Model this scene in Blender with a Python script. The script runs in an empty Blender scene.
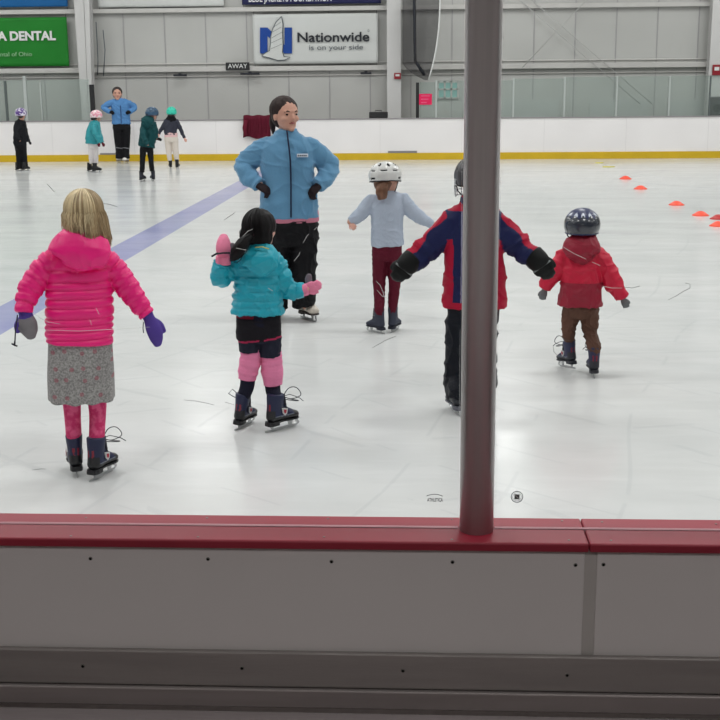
RINK_POWER = 138.0; STAND_FILL_POWER = 44.0
import bpy, math, random
import numpy as np
from mathutils import Vector, Matrix, noise
random.seed(7); np.random.seed(7)
scene = bpy.context.scene
COL = scene.collection
# ---------------------------------------------------------------- camera
F = 1187.5
CAM = Vector((0, 0, 1.78))
PITCH, YAW, ROLL = 0.22674, 0.05121, -0.00871
_f = Vector((-math.sin(YAW)*math.cos(PITCH), math.cos(YAW)*math.cos(PITCH), -math.sin(PITCH)))
_r = Vector((math.cos(YAW), math.sin(YAW), 0)); _u = _r.cross(_f)
_r2 = _r*math.cos(ROLL)+_u*math.sin(ROLL); _u2 = -_r*math.sin(ROLL)+_u*math.cos(ROLL)
cd = bpy.data.cameras.new('camera'); cam = bpy.data.objects.new('camera', cd); COL.objects.link(cam)
cam.matrix_world = Matrix(((_r2.x, _u2.x, -_f.x, CAM.x), (_r2.y, _u2.y, -_f.y, CAM.y), (_r2.z, _u2.z, -_f.z, CAM.z), (0, 0, 0, 1)))
cd.sensor_width = 36; cd.sensor_fit = 'HORIZONTAL'; cd.lens = F/720*36; cd.clip_start = .02; cd.clip_end = 200
scene.camera = cam
# ---------------------------------------------------------------- world, lights, exposure
scene.view_settings.view_transform = 'Standard'; scene.view_settings.look = 'None'
scene.view_settings.gamma = 1; scene.view_settings.use_curve_mapping = False
scene.view_settings.exposure = 0.0
world = bpy.data.worlds.new('world'); scene.world = world; world.use_nodes = True
world.node_tree.nodes['Background'].inputs[0].default_value = (.8, .85, .9, 1)
world.node_tree.nodes['Background'].inputs[1].default_value = 0.05
def area_light(x, y, z, sx, sy, power, col=(1, 1, 1), rot=(0, 0, 0)):
    l = bpy.data.lights.new('ceiling_or_fill_light', 'AREA'); l.shape = 'RECTANGLE'; l.size = sx; l.size_y = sy
    l.energy = power; l.color = col
    o = bpy.data.objects.new('ceiling_or_fill_light', l); COL.objects.link(o); o.location = (x, y, z); o.rotation_euler = rot
for gx in (-18.6, -11.8, -5.0, 1.8, 8.6, 15.4):          # rows of rink lights, lower along the side bay; nearest row added as fill
    for gy, gz in ((2.0, 8.3), (8.5, 8.3), (15, 8.3), (21.5, 8.3), (27.3, 6.6)):
        area_light(gx, gy, gz, 1.4, 1.4, RINK_POWER*(.68 if gz < 7 else 1.1), (1, .99, .985))
area_light(0, -1.2, 3.2, 3.0, 1.0, STAND_FILL_POWER, (1, .965, .95))   # added fill light, unseen, to brighten the near boards

def ray(x, y):
    return _f + _r2*((x-360)/F) - _u2*((y-360)/F)
def on_z(x, y, z=0.0):
    d = ray(x, y); return CAM + d*((z-CAM.z)/d.z)
def on_y(x, y, Y):
    d = ray(x, y); return CAM + d*((Y-CAM.y)/d.y)
# ---------------------------------------------------------------- materials
def srgb(r, g, b):
    c = []
    for v in (r, g, b):
        v /= 255.0
        c.append(v/12.92 if v <= .04045 else ((v+.055)/1.055)**2.4)
    return (c[0], c[1], c[2], 1)
def N(nt, t, **kw):
    n = nt.nodes.new(t)
    for k, v in kw.items(): setattr(n, k, v)
    return n
def mat(name, col, rough=.6, metal=0, spec=.5, bump=0, bscale=40, vary=0, vscale=6, stretch=None, sheen=0, coat=0, detail=4):
    m = bpy.data.materials.new(name); m.use_nodes = True; nt = m.node_tree; b = nt.nodes['Principled BSDF']
    b.inputs['Base Color'].default_value = col; b.inputs['Roughness'].default_value = rough
    b.inputs['Metallic'].default_value = metal; b.inputs['Specular IOR Level'].default_value = spec if rough < .58 else min(spec, .22)
    if sheen: b.inputs['Sheen Weight'].default_value = sheen
    if coat: b.inputs['Coat Weight'].default_value = coat
    tc = N(nt, 'ShaderNodeTexCoord'); mp = N(nt, 'ShaderNodeMapping'); nt.links.new(tc.outputs['Object'], mp.inputs[0])
    if stretch: mp.inputs['Scale'].default_value = stretch
    if vary:
        n = N(nt, 'ShaderNodeTexNoise'); n.inputs['Scale'].default_value = vscale; n.inputs['Detail'].default_value = detail
        nt.links.new(mp.outputs[0], n.inputs['Vector'])
        r = N(nt, 'ShaderNodeMapRange'); r.inputs[1].default_value = .3; r.inputs[2].default_value = .7
        r.inputs[3].default_value = 1-vary; r.inputs[4].default_value = 1+vary
        nt.links.new(n.outputs[0], r.inputs[0])
        h = N(nt, 'ShaderNodeHueSaturation'); h.inputs['Color'].default_value = col
        nt.links.new(r.outputs[0], h.inputs['Value']); nt.links.new(h.outputs[0], b.inputs['Base Color'])
    if bump:
        n = N(nt, 'ShaderNodeTexNoise'); n.inputs['Scale'].default_value = bscale; n.inputs['Detail'].default_value = 3
        nt.links.new(mp.outputs[0], n.inputs['Vector'])
        bp = N(nt, 'ShaderNodeBump'); bp.inputs['Strength'].default_value = bump; bp.inputs['Distance'].default_value = .01
        nt.links.new(n.outputs[0], bp.inputs['Height']); nt.links.new(bp.outputs[0], b.inputs['Normal'])
    return m
# ---------------------------------------------------------------- mesh helpers
def link_mesh(name, me, parent=None, mats=None):
    o = bpy.data.objects.new(name, me); COL.objects.link(o)
    if parent is not None: o.parent = parent
    if mats is not None:
        for m in (mats if isinstance(mats, (list, tuple)) else [mats]): me.materials.append(m)
    return o
def tag(o, label=None, cat=None, group=None, kind=None):
    if label: o['label'] = label
    if cat: o['category'] = cat
    if group: o['group'] = group
    if kind: o['kind'] = kind
    return o
def empty(name, loc=(0, 0, 0), rz=0, label=None, cat=None, group=None):
    o = bpy.data.objects.new(name, None); COL.objects.link(o); o.location = loc; o.rotation_euler = (0, 0, rz)
    o.empty_display_size = .1
    return tag(o, label, cat, group)
class MB:
    """collects vertices and faces of one mesh"""
    def __init__(s): s.v = []; s.f = []; s.mi = []
    def add(s, vs, fs, mi=0):
        o = len(s.v); s.v += [tuple(v) for v in vs]; s.f += [tuple(i+o for i in f) for f in fs]; s.mi += [mi]*len(fs)
    def box(s, a, b, mi=0, M=None):
        x0, y0, z0 = a; x1, y1, z1 = b
        v = [Vector(p) for p in ((x0,y0,z0),(x1,y0,z0),(x1,y1,z0),(x0,y1,z0),(x0,y0,z1),(x1,y0,z1),(x1,y1,z1),(x0,y1,z1))]
        if M: v = [M @ p for p in v]
        s.add(v, [(0,3,2,1),(4,5,6,7),(0,1,5,4),(1,2,6,5),(2,3,7,6),(3,0,4,7)], mi)
    def tube(s, pts, r, n=8, mi=0, closed=False, flat=None):
        pts = [Vector(p) for p in pts]; rs = r if isinstance(r, (list, tuple)) else [r]*len(pts)
        vs = []; fs = []; up = None
        for i, p in enumerate(pts):
            t = (pts[min(i+1, len(pts)-1)]-pts[max(i-1, 0)])
            if t.length < 1e-9: t = Vector((0, 0, 1))
            t.normalize()
            if up is None: up = t.orthogonal().normalized()
            up = (up - t*up.dot(t)); up = up.normalized() if up.length > 1e-6 else t.orthogonal().normalized()
            w = t.cross(up)
            for k in range(n):
                a = 2*math.pi*k/n; vs.append(p+up*math.cos(a)*rs[i]+w*math.sin(a)*rs[i]*(flat or 1))
        for i in range(len(pts)-1):
            for k in range(n):
                a = i*n+k; b = i*n+(k+1) % n; fs.append((a, b, b+n, a+n))
        fs.append(tuple(range(n))[::-1]); fs.append(tuple(range((len(pts)-1)*n, len(pts)*n)))
        s.add(vs, fs, mi)
    def prism(s, outline, M, h, mi=0):
        """outline in local xy, extruded along local z by h, placed by M"""
        n = len(outline)
        v = [M @ Vector((x, y, 0)) for x, y in outline]+[M @ Vector((x, y, h)) for x, y in outline]
        s.add(v, [tuple(range(n))[::-1], tuple(range(n, 2*n))]+[(i, (i+1) % n, (i+1) % n+n, i+n) for i in range(n)], mi)
    def build(s, name, mats, parent=None, smooth=False, bevel=0):
        me = bpy.data.meshes.new(name); me.from_pydata(s.v, [], s.f)
        o = link_mesh(name, me, parent, mats)
        me.polygons.foreach_set('material_index', s.mi)
        if smooth: me.shade_smooth() if hasattr(me, 'shade_smooth') else me.polygons.foreach_set('use_smooth', [True]*len(s.f))
        me.update()
        if bevel:
            b = o.modifiers.new('b', 'BEVEL'); b.width = bevel; b.segments = 2; b.limit_method = 'ANGLE'
        return o
def text_mesh(name, txt, size, M, m, parent=None, words=False, depth=.004, sx=1.0, bold=0.0, align='CENTER', shear=0, width=None):
    c = bpy.data.curves.new(name, 'FONT'); c.body = txt; c.size = size; c.extrude = depth/2; c.align_x = align; c.align_y = 'CENTER'; c.offset = bold
    c.shear = shear
    o = bpy.data.objects.new(name+'_tmp', c); COL.objects.link(o); bpy.context.view_layer.update()
    dg = bpy.context.evaluated_depsgraph_get(); me = bpy.data.meshes.new_from_object(o.evaluated_get(dg))
    bpy.data.objects.remove(o)
    if width:
        xs = [v.co.x for v in me.vertices]; sx = width/(max(xs)-min(xs))
    me.transform(M @ Matrix.Diagonal((sx, 1, 1, 1))); me.name = name
    me.materials.clear()
    if words and ' ' in txt:          # one mesh per word
        nw = txt.count(' ')+1; V = [v.co.copy() for v in me.vertices]; P = [tuple(p.vertices) for p in me.polygons]
        iv = sorted((min(V[i].x for i in p), max(V[i].x for i in p)) for p in P); gaps = []; hi = iv[0][1]
        for a, b in iv:
            if a > hi: gaps.append((a-hi, (a+hi)/2))
            hi = max(hi, b)
        cuts = sorted(g[1] for g in sorted(gaps, reverse=True)[:nw-1]); out = None
        for k in range(nw):
            lo = cuts[k-1] if k else -1e9; h2 = cuts[k] if k < nw-1 else 1e9; mb = MB(); mp = {}; fs = []
            for p in P:
                if lo < V[p[0]].x < h2: fs.append(tuple(mp.setdefault(i, len(mp)) for i in p))
            mb.add([V[i] for i in mp], fs); out = mb.build(name, m, parent)
        return out
    return link_mesh(name, me, parent, m)
XZ = Matrix.Rotation(math.pi/2, 4, 'X')     # stands a flat drawing up, facing the camera side (-y)
def upright(p): return Matrix.Translation(p) @ XZ
# ================================================================= SETTING
YF = 29.65       # face of the far boards
YW = 31.4        # far wall
M_wall = mat('wall_panel', srgb(194, 194, 191), .55, vary=.05, vscale=.7)
M_wallwhite = mat('ceiling_white', srgb(225, 225, 222), .7)
M_dark = mat('stand_dark', srgb(128, 120, 118), .8)
M_girt = mat('girt', srgb(205, 203, 200), .5, vary=.04)
M_post = mat('column_paint', srgb(212, 211, 210), .5, vary=.03, vscale=2)
# ---- ice
def ice_material():
    m = bpy.data.materials.new('ice'); m.use_nodes = True; nt = m.node_tree; b = nt.nodes['Principled BSDF']; L = nt.links.new
    tc = N(nt, 'ShaderNodeTexCoord'); sep = N(nt, 'ShaderNodeSeparateXYZ'); L(tc.outputs['Object'], sep.inputs[0])
    def ramp(inp, pts):
        r = N(nt, 'ShaderNodeValToRGB'); L(inp, r.inputs[0]); e = r.color_ramp.elements
        e[0].position, e[0].color = pts[0][0], pts[0][1]; e[1].position, e[1].color = pts[1][0], pts[1][1]
        return r
    def math_(op, a, c, d=None):
        n = N(nt, 'ShaderNodeMath', operation=op)
        for i, q in enumerate((a, c, d)):
            if q is None: continue
            if isinstance(q, (int, float)): n.inputs[i].default_value = q
            else: L(q, n.inputs[i])
        return n.outputs[0]
    def noise_(scale, detail, st=(1, 1, 1), rot=0, rough=.5):
        mp = N(nt, 'ShaderNodeMapping'); mp.inputs['Scale'].default_value = st; mp.inputs['Rotation'].default_value = (0, 0, rot)
        L(tc.outputs['Object'], mp.inputs[0]); n = N(nt, 'ShaderNodeTexNoise'); n.inputs['Scale'].default_value = scale
        n.inputs['Detail'].default_value = detail; n.inputs['Roughness'].default_value = rough; L(mp.outputs[0], n.inputs['Vector']); return n.outputs[0]
    base = ramp(noise_(.8, 5), ((.3, srgb(209, 211, 211)), (.75, srgb(221, 222, 221))))
    # worn, snowy skate strokes
    s1 = ramp(noise_(1.6, 4, (.6, 2.2, 1), .6, .65), ((.50, (0, 0, 0, 1)), (.72, (1, 1, 1, 1))))
    s2 = ramp(noise_(2.2, 4, (.5, 2.4, 1), -.6, .65), ((.52, (0, 0, 0, 1)), (.75, (1, 1, 1, 1))))
    s3 = ramp(noise_(1.2, 5, (.6, 1.6, 1), .15, .7), ((.47, (0, 0, 0, 1)), (.70, (1, 1, 1, 1))))
    strokes = math_('MAXIMUM', math_('MAXIMUM', s1.outputs[0], s2.outputs[0]), s3.outputs[0])
    mx = N(nt, 'ShaderNodeMix', data_type='RGBA'); L(math_('MULTIPLY', strokes, .36), mx.inputs[0]); L(base.outputs[0], mx.inputs[6]); mx.inputs[7].default_value = srgb(236, 237, 237)
    # fine cut lines: wave bands bent by noise in several directions
    col = mx.outputs[2]
    lines = None
    for sc, rot, th in ((.9, .3, .9965), (.7, 1.3, .997), (1.1, -.8, .9968), (.5, 2.2, .9972)):
        mp = N(nt, 'ShaderNodeMapping'); mp.inputs['Rotation'].default_value = (0, 0, rot); mp.inputs['Location'].default_value = (rot*3, sc, 0); L(tc.outputs['Object'], mp.inputs[0])
        w = N(nt, 'ShaderNodeTexWave'); w.inputs['Scale'].default_value = sc*.6; w.inputs['Distortion'].default_value = 9; w.inputs['Detail'].default_value = 1; w.inputs['Detail Scale'].default_value = .35
        L(mp.outputs[0], w.inputs['Vector'])
        r = math_('GREATER_THAN', w.outputs['Fac'], th)
        br = math_('GREATER_THAN', noise_(1.3+sc, 1, rot=rot), .52)
        r = math_('MULTIPLY', r, br)
        lines = r if lines is None else math_('MAXIMUM', lines, r)
    mx2 = N(nt, 'ShaderNodeMix', data_type='RGBA'); L(math_('MULTIPLY', lines, .16), mx2.inputs[0]); L(col, mx2.inputs[6]); mx2.inputs[7].default_value = srgb(170, 176, 180); col = mx2.outputs[2]
    # blue line painted under the ice
    xa, xb = BLUE
    inb = math_('MULTIPLY', math_('GREATER_THAN', sep.outputs[0], xa), math_('LESS_THAN', sep.outputs[0], xb))
    haze = math_('MULTIPLY_ADD', noise_(1.5, 4, (1, .6, 1)), .30, .40)
    mx3 = N(nt, 'ShaderNodeMix', data_type='RGBA'); L(math_('MULTIPLY', inb, haze), mx3.inputs[0]); L(col, mx3.inputs[6]); mx3.inputs[7].default_value = srgb(88, 92, 190); col = mx3.outputs[2]
    # faint painted circle far right
    cx, cy, R = CIRC
    dx = math_('SUBTRACT', sep.outputs[0], cx); dy = math_('SUBTRACT', sep.outputs[1], cy)
    dd = math_('SQRT', math_('ADD', math_('MULTIPLY', dx, dx), math_('MULTIPLY', dy, dy)), 0)
    ring = math_('LESS_THAN', math_('ABSOLUTE', math_('SUBTRACT', dd, R), 0), .05)
    mx4 = N(nt, 'ShaderNodeMix', data_type='RGBA'); L(math_('MULTIPLY', ring, .22), mx4.inputs[0]); L(col, mx4.inputs[6]); mx4.inputs[7].default_value = srgb(130, 134, 150); col = mx4.outputs[2]
    L(col, b.inputs['Base Color'])
    L(math_('MULTIPLY_ADD', noise_(1.0, 5, (.5, 2, 1), .1, .6), .24, .07), b.inputs['Roughness'])
    b.inputs['Specular IOR Level'].default_value = .5; b.inputs['IOR'].default_value = 1.31
    bp = N(nt, 'ShaderNodeBump'); bp.inputs['Strength'].default_value = .12; bp.inputs['Distance'].default_value = .01
    L(math_('ADD', noise_(6, 5, (.5, 2, 1), .2), math_('MULTIPLY', noise_(1.3, 2), 2.0)), bp.inputs['Height']); L(bp.outputs[0], b.inputs['Normal'])
    return m
pa = on_z(0, 304); pb = on_z(0, 327); pc = on_z(180, 213); pd = on_z(180, 233)
BLUE = ((pb.x+pd.x)/2, (pa.x+pc.x)/2)
BLUE = (min(BLUE), max(BLUE))
q1 = on_z(632, 172); q2 = on_z(720, 165)
CIRC = (on_z(760, 178).x, on_z(760, 178).y, (on_z(760, 178)-on_z(634, 173)).length)
def plane(name, a, b, c, d, m, kind='structure'):
    mb = MB(); mb.add([a, b, c, d], [(0, 1, 2, 3)]); o = mb.build(name, m); tag(o, kind=kind); return o
def slab(name, a, b, m, kind='structure'):
    mb = MB(); mb.box(a, b); o = mb.build(name, m); tag(o, kind=kind); return o
ice = slab('floor', (-30, 1.84, -.04), (30, YF+.05, 0), ice_material())
slab('floor_aisle', (-30, -6, -.2), (30, 1.84, -.04), M_dark)
slab('floor_bench_side', (-30, YF+.05, -.2), (30, YW+.2, -.0405), M_dark)
wb = slab('wall_back', (-30, YW, -.04), (30, YW+.2, 9.2), M_wall)
slab('wall_left', (-30.2, -6, -.2), (-30, YW+.2, 9.2), M_wallwhite)
slab('wall_right', (30, -6, -.2), (30.2, YW+.2, 9.2), M_wallwhite)
slab('wall_stand', (-30, -6.2, -.2), (30, -6, 9.2), M_dark)
slab('ceiling', (-30.2, -6.2, 9.2), (30.2, YW+.2, 9.4), M_wallwhite)
slab('ceiling_added_shade', (-30, -6, 3.4), (30, 1.1, 3.6), M_dark)  # unseen low roof, added to shade the near boards
# ---- far wall: girts, seams, columns
def rail_line(name, ya_l, ya_r, hpx, yo, m, dep):
    """a horizontal run on the wall: top edge seen at ya_l (x=0) and hpx tall"""
    z1 = on_y(360, (ya_l+ya_r)/2, YW-yo).z; z0 = on_y(360, (ya_l+ya_r)/2+hpx, YW-yo).z
    mb = MB(); mb.box((-30, YW-yo, z0), (30, YW-.001, z1)); return z0, z1, mb
for (l, r, h_, yo, i) in ((8.5, 3.0, 4.5, .16, 1), (69, 61.5, 5.0, .16, 2), (65.5, 57.5, 1.2, .05, 3), (78, 70, 1.4, .05, 4)):
    z0, z1, mb = rail_line('t', l, r, h_, yo, None, 0); o = mb.build('trim_%d' % i, M_girt, bevel=.01); tag(o, kind='structure')
seam = mat('panel_seam', srgb(172, 170, 172), .7)
mb = MB()
zg0 = on_y(360, 66, YW-.01).z
for px_ in list(range(-40, 760, 41)):
    x = on_y(px_, 40, YW).x; mb.box((x-.012, YW-.012, 0), (x+.012, YW+.01, 6))
o = mb.build('trim_5', seam); tag(o, kind='structure')
def column(pxl, pxr, flange_px, name):
    a = on_y(pxl, 60, YW-.45); b = on_y(pxr, 60, YW-.45); mb = MB(); w = b.x-a.x; cx = (a.x+b.x)/2
    mb.box((a.x, YW-.47, -.04), (b.x, YW-.44, 9.19)); mb.box((cx-.02, YW-.44, -.04), (cx+.02, YW-.17, 9.19)); mb.box((a.x, YW-.20, -.04), (b.x, YW-.165, 9.19))
    o = mb.build(name, M_post); tag(o, kind='structure'); return a.x, b.x
def tapered(pxl0, pxr0, pxl1, pxr1, name):
    pass
def tapered_column(name):
    def edge(p, q, z):
        a = on_y(*p, YW-.45); b = on_y(*q, YW-.45); return a.x+(b.x-a.x)*(z-a.z)/(b.z-a.z)
    mb = MB(); z0, z1 = -.04, 9.19; L_ = ((74, 0), (82.5, 122)); R_ = ((89.5, 0), (92.5, 110))
    for (y0, y1, f0, f1) in ((YW-.47, YW-.44, 0, .62), (YW-.47, YW-.44, .66, 1), (YW-.44, YW-.17, .3, .36), (YW-.20, YW-.165, 0, 1)):
        xs = []
        for z in (z0, z1):
            l = edge(*L_, z); r_ = edge(*R_, z); xs.append((l+(r_-l)*f0, l+(r_-l)*f1))
        (a, b_), (c, d) = xs
        mb.add([(a, y0, z0), (b_, y0, z0), (b_, y1, z0), (a, y1, z0), (c, y0, z1), (d, y0, z1), (d, y1, z1), (c, y1, z1)], [(0,3,2,1),(4,5,6,7),(0,1,5,4),(1,2,6,5),(2,3,7,6),(3,0,4,7)])
    o = mb.build(name, M_post); tag(o, kind='structure')
tapered_column('trim_6')
column(387, 401, 0, 'trim_7'); column(709.5, 726, 0, 'trim_8')
# diagonal rod bracing
M_rod = mat('brace_rod', srgb(190, 190, 188), .5, .0)
def wallpt(x, y, off): return on_y(x, y, YW-off)
for (a, b) in (((515, -4), (640, 104)), ((527, -4), (652, 104)), ((594, -8), (522, 68))):
    mb = MB(); of_ = .30 if a[0] == 594 else .22; mb.tube([wallpt(*a, of_), wallpt(*b, of_)], .011, 6)
    o = mb.build('brace_rod', M_rod, smooth=True)
    tag(o, {515: 'thin diagonal brace rod on the far wall, lower end farther left of the parallel pair', 527: 'thin diagonal brace rod on the far wall, right one of the parallel pair', 594: 'thin diagonal brace rod on the far wall leaning the other way, down to the left'}[a[0]], 'brace rod', 'brace rods on the far wall')
# lower wall doors behind the glass (right side)
mb = MB()
for pxs in (500, 590, 668):
    a = wallpt(pxs, 100, .02)
    mb.box((a.x, YW-.03, 0), (a.x+1.5, YW-.001, wallpt(pxs, 100, .02).z))
o = mb.build('trim_9', mat('low_panel', srgb(196, 198, 196), .6)); tag(o, kind='structure')
# ---- banners
def banner(x0, y0, x1, y1, m, label, off=.17, sag=.0):
    a = wallpt(x0, y0, off); b = wallpt(x1, y1, off); c = wallpt((x0+x1)/2, (y0+y1)/2, off)
    r = empty('banner', (c.x, YW-off, min(a.z, b.z)), 0, label, 'banner')
    nx, nz = 40, 14; vs = []; fs = []
    w = b.x-a.x; h = a.z-b.z
    for s in (0, 1):
        for j in range(nz+1):
            for i in range(nx+1):
                u = i/nx; v = j/nz
                y = .012*math.sin(u*17+v*3)*math.sin(v*5+u*2)+.02*noise.noise(Vector((u*6, v*2, x0)))
                vs.append((a.x-c.x+u*w, y*.6+(.004 if s else 0), v*h-.01*math.sin(math.pi*u)*sag))
    n1 = (nx+1)*(nz+1)
    for j in range(nz):
        for i in range(nx):
            p = j*(nx+1)+i; fs.append((p, p+1, p+nx+2, p+nx+1)); fs.append((p+n1, p+n1+nx+1, p+n1+nx+2, p+n1+1))
    per = [i for i in range(nx+1)]+[j*(nx+1)+nx for j in range(1, nz+1)]+[nz*(nx+1)+i for i in range(nx-1, -1, -1)]+[j*(nx+1) for j in range(nz-1, 0, -1)]
    for k in range(len(per)):
        p, q = per[k], per[(k+1) % len(per)]; fs.append((q, p, p+n1, q+n1))
    mb = MB(); mb.add(vs, fs); mb.build('sheet', m, r, smooth=True)
    for sx_ in (-1, 1):
        for zz_, dz in ((0.02, -.16), (h-.02, .16)):
            mb = MB(); mb.tube([(sx_*(w/2-.03), .0, zz_), (sx_*(w/2-.03), .09, zz_+dz*.6), (sx_*(w/2-.03), .168, zz_+dz)], .006, 5); mb.build('tie_cord', M_ink, r)
    return r, c, w, h
def T(r, name, txt, x, y, hpx, wpx, m, off, **kw):
    """lettering centred on photo point, cap height hpx, width wpx"""
    k = (YW/F)*1.02
    p = wallpt(x, y, off)-r.location
    return text_mesh(name, txt, hpx*k*1.42, upright(p), m, r, width=wpx*k, depth=.006, **kw)
M_bwhite = mat('banner_white', srgb(214, 216, 214), .6, vary=.03, vscale=2)
M_green = mat('banner_green', srgb(38, 132, 48), .6, vary=.08, vscale=1.2)
M_bluebn = mat('banner_blue', srgb(30, 100, 160), .6)
M_navybn = mat('banner_navy', srgb(42, 44, 84), .6)
M_ink = mat('ink', srgb(52, 54, 60), .6); M_lgrey = mat('letter_grey', srgb(100, 106, 112), .6)
M_white = mat('letter_white', srgb(235, 236, 235), .6); M_nblue = mat('letter_blue', srgb(36, 74, 155), .6)
M_lgreen = mat('letter_pale', srgb(160, 205, 160), .6)
r, c, w, h = banner(-22, 18, 69.5, 66, M_green, 'green banner with white DENTAL lettering on the far wall')
T(r, 'lettering', 'DELTA DENTAL', 12.5, 36.5, 8.0, 83, M_white, .205, bold=.012, words=True)
T(r, 'small_lettering', 'Delta Dental of Ohio', 4, 54.5, 4.0, 54, M_lgreen, .205, words=True)
banner(-30, -26, 68, 6.5, M_bluebn, 'plain blue banner at the top left above the green banner')
banner(96, -30, 224, 6, M_bwhite, 'white banner high on the wall between the first column and the navy banner')
r, c, w, h = banner(241, -30, 381, 3.2, M_navybn, 'navy banner with white letter bottoms above the winged emblem banner')
T(r, 'lettering', 'BLUE JACKETS FOUNDATION', 290, -1.6, 6.4, 78, M_white, .205, bold=.004, words=True)
r, c, w, h = banner(252.5, 14.5, 378, 63, M_bwhite, 'white banner with a blue N, a white wing and the word Nationwide')
T(r, 'lettering', 'Nationwide', 333, 37.5, 8.6, 68, M_ink, .205, bold=.006)
T(r, 'small_lettering', 'is on your side', 336, 47.5, 4.6, 51, M_lgrey, .205, words=True)
k = (YW/F)*1.02
T(r, 'registered_mark', '°', 368.5, 33.5, 6, 1.8, M_lgrey, .205)
def bpoly(px, off, name, m, d=.004):
    mb = MB(); P0 = wallpt(px[0][0], px[0][1], off)
    v = [wallpt(a, b_, off)-r.location for a, b_ in px]; n = len(v)
    v2 = [q+Vector((0, d, 0)) for q in v]
    mb.add(v+v2, [tuple(range(n)), tuple(range(n, 2*n))[::-1]]+[(i, i+n, (i+1) % n+n, (i+1) % n) for i in range(n)]); return mb.build(name, m, r)
bpoly([(260, 27.5), (267.5, 27.5), (284.5, 45), (284.5, 27.5), (292, 27.5), (292, 53.5), (284.5, 53.5), (267.5, 36), (267.5, 53.5), (260, 53.5)], .205, 'letter_emblem', M_nblue)
wing = [(281.5, 16.5), (276, 22), (272.5, 29), (270.5, 37), (270.3, 44), (269.5, 50.5), (265, 53), (261.5, 56), (270, 58), (278, 60.5), (285, 60), (290, 57), (284, 56.5), (282.5, 52), (283, 44), (282.5, 33), (283, 24)]
bpoly(wing, .213, 'wing_emblem', M_bwhite)
mb = MB()
pts = [wallpt(a, b_, .216)-r.location for a, b_ in wing+[wing[0]]]
mb.tube(pts, .012, 4)
for (a, b_) in (((281, 22), (274, 27)), ((281.5, 27), (272.5, 32)), ((282, 32), (271.5, 38)), ((282, 38), (271, 43)), ((282, 44), (270.5, 49))):
    mb.tube([wallpt(*a, .216)-r.location, wallpt(*b_, .216)-r.location], .006, 4)
mb.build('wing_outline', M_lgrey, r)
# scoreboard strip AWAY
a = wallpt(225.5, 62.5, .22); b = wallpt(249.5, 70, .22)
r = empty('away_sign', ((a.x+b.x)/2, YW-.22, b.z), 0, 'small black sign reading AWAY on the far wall rail', 'sign')
mb = MB(); mb.box((-(b.x-a.x)/2, 0, 0), ((b.x-a.x)/2, .05, a.z-b.z)); mb.build('plate', mat('sign_black', srgb(35, 35, 38), .5), r, bevel=.004)
T(r, 'lettering', 'AWAY', 237.5, 66.3, 4.2, 18.5, M_white, .2245)
# alarm boxes
M_red = mat('alarm_red', srgb(150, 25, 40), .4); M_steel = mat('steel', srgb(190, 192, 195), .3, .8)
def alarm(x, y, w_, h_, label):
    p = wallpt(x, y, .50); r = empty('fire_alarm_box', p, 0, label, 'fire alarm', 'alarm boxes on the columns')
    mb = MB(); mb.box((-w_/2, -.03, -h_/2), (w_/2, .029, h_/2)); mb.build('case', M_red, r, bevel=.01)
    mb = MB(); mb.box((-w_*.3, -.037, -h_*.05), (w_*.3, -.029, h_*.28)); mb.build('strobe', M_white, r, bevel=.003)
alarm(397.5, 76, .17, .15, 'small dark red alarm box on the middle column')
alarm(716.5, 70, .2, .26, 'red and white alarm box on the column at the right edge')
p = wallpt(717, 107, .52)
r = empty('column_pad', (p.x, YW-.52, on_y(717, 117, YW-.52).z), 0, 'dark grey speaker box low on the column at the right edge', 'speaker box')
mb = MB(); mb.box((-.2, -.02, 0), (.3, .045, .5)); mb.build('housing', mat('spk', srgb(70, 68, 70), .5), r, bevel=.04)
mb = MB(); mb.tube([(0, -.021, .22), (0, -.045, .22)], [.1, .1], 20); mb.build('cone', mat('spk2', srgb(30, 30, 32), .6), r)
# ---- far boards
M_board = mat('board_white', srgb(246, 243, 243), .35, vary=.03, vscale=1.5, bump=.05, bscale=3)
M_yellow = mat('kick_yellow', srgb(214, 178, 30), .4, vary=.06, vscale=3)
zb = on_y(360, 118.3, YF).z
r = empty('dasher_board', (0, YF, 0), 0, 'long white rink board with yellow kick plate along the far side', 'rink board')
mb = MB(); mb.box((-29.9, 0, 0), (29.9, .1, zb-.03)); mb.build('board_face', M_board, r)
zk = on_y(360, 153.2, YF).z
mb = MB(); mb.box((-29.9, -.02, 0), (29.9, .0, zk)); mb.build('kick_plate', M_yellow, r, bevel=.004)
mb = MB(); mb.box((-29.9, -.02, zb-.03), (29.9, .12, zb)); mb.build('cap_rail', mat('cap_grey', srgb(150, 146, 148), .4), r, bevel=.006)
M_seam2 = mat('seam2', srgb(232, 229, 229), .6)
for pxs in range(-30, 760, 82):
    x = on_y(pxs, 135, YF).x; mb = MB(); mb.box((x-.006, -.004, zk), (x+.006, .0, zb-.03)); mb.build('board_seam', M_seam2, r)
zf = zb
# bench door outline below the caught coach (faint grey frame beside far coach and near helmet girl)
M_thr = mat('thr', srgb(150, 148, 148), .4, .4)
mb = MB(); a = on_y(388, 150, YF); b = on_y(417, 153, YF); mb.box((a.x, -.022, zk+.0), (b.x, -.004, zk+.05)); mb.build('threshold_strip', M_thr, r)
mb = MB(); a = on_y(100, 150, YF); b = on_y(116, 153, YF); mb.box((a.x, -.022, zk+.0), (b.x, -.004, zk+.04))
mb.build('threshold_strip', M_thr, r)
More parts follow.
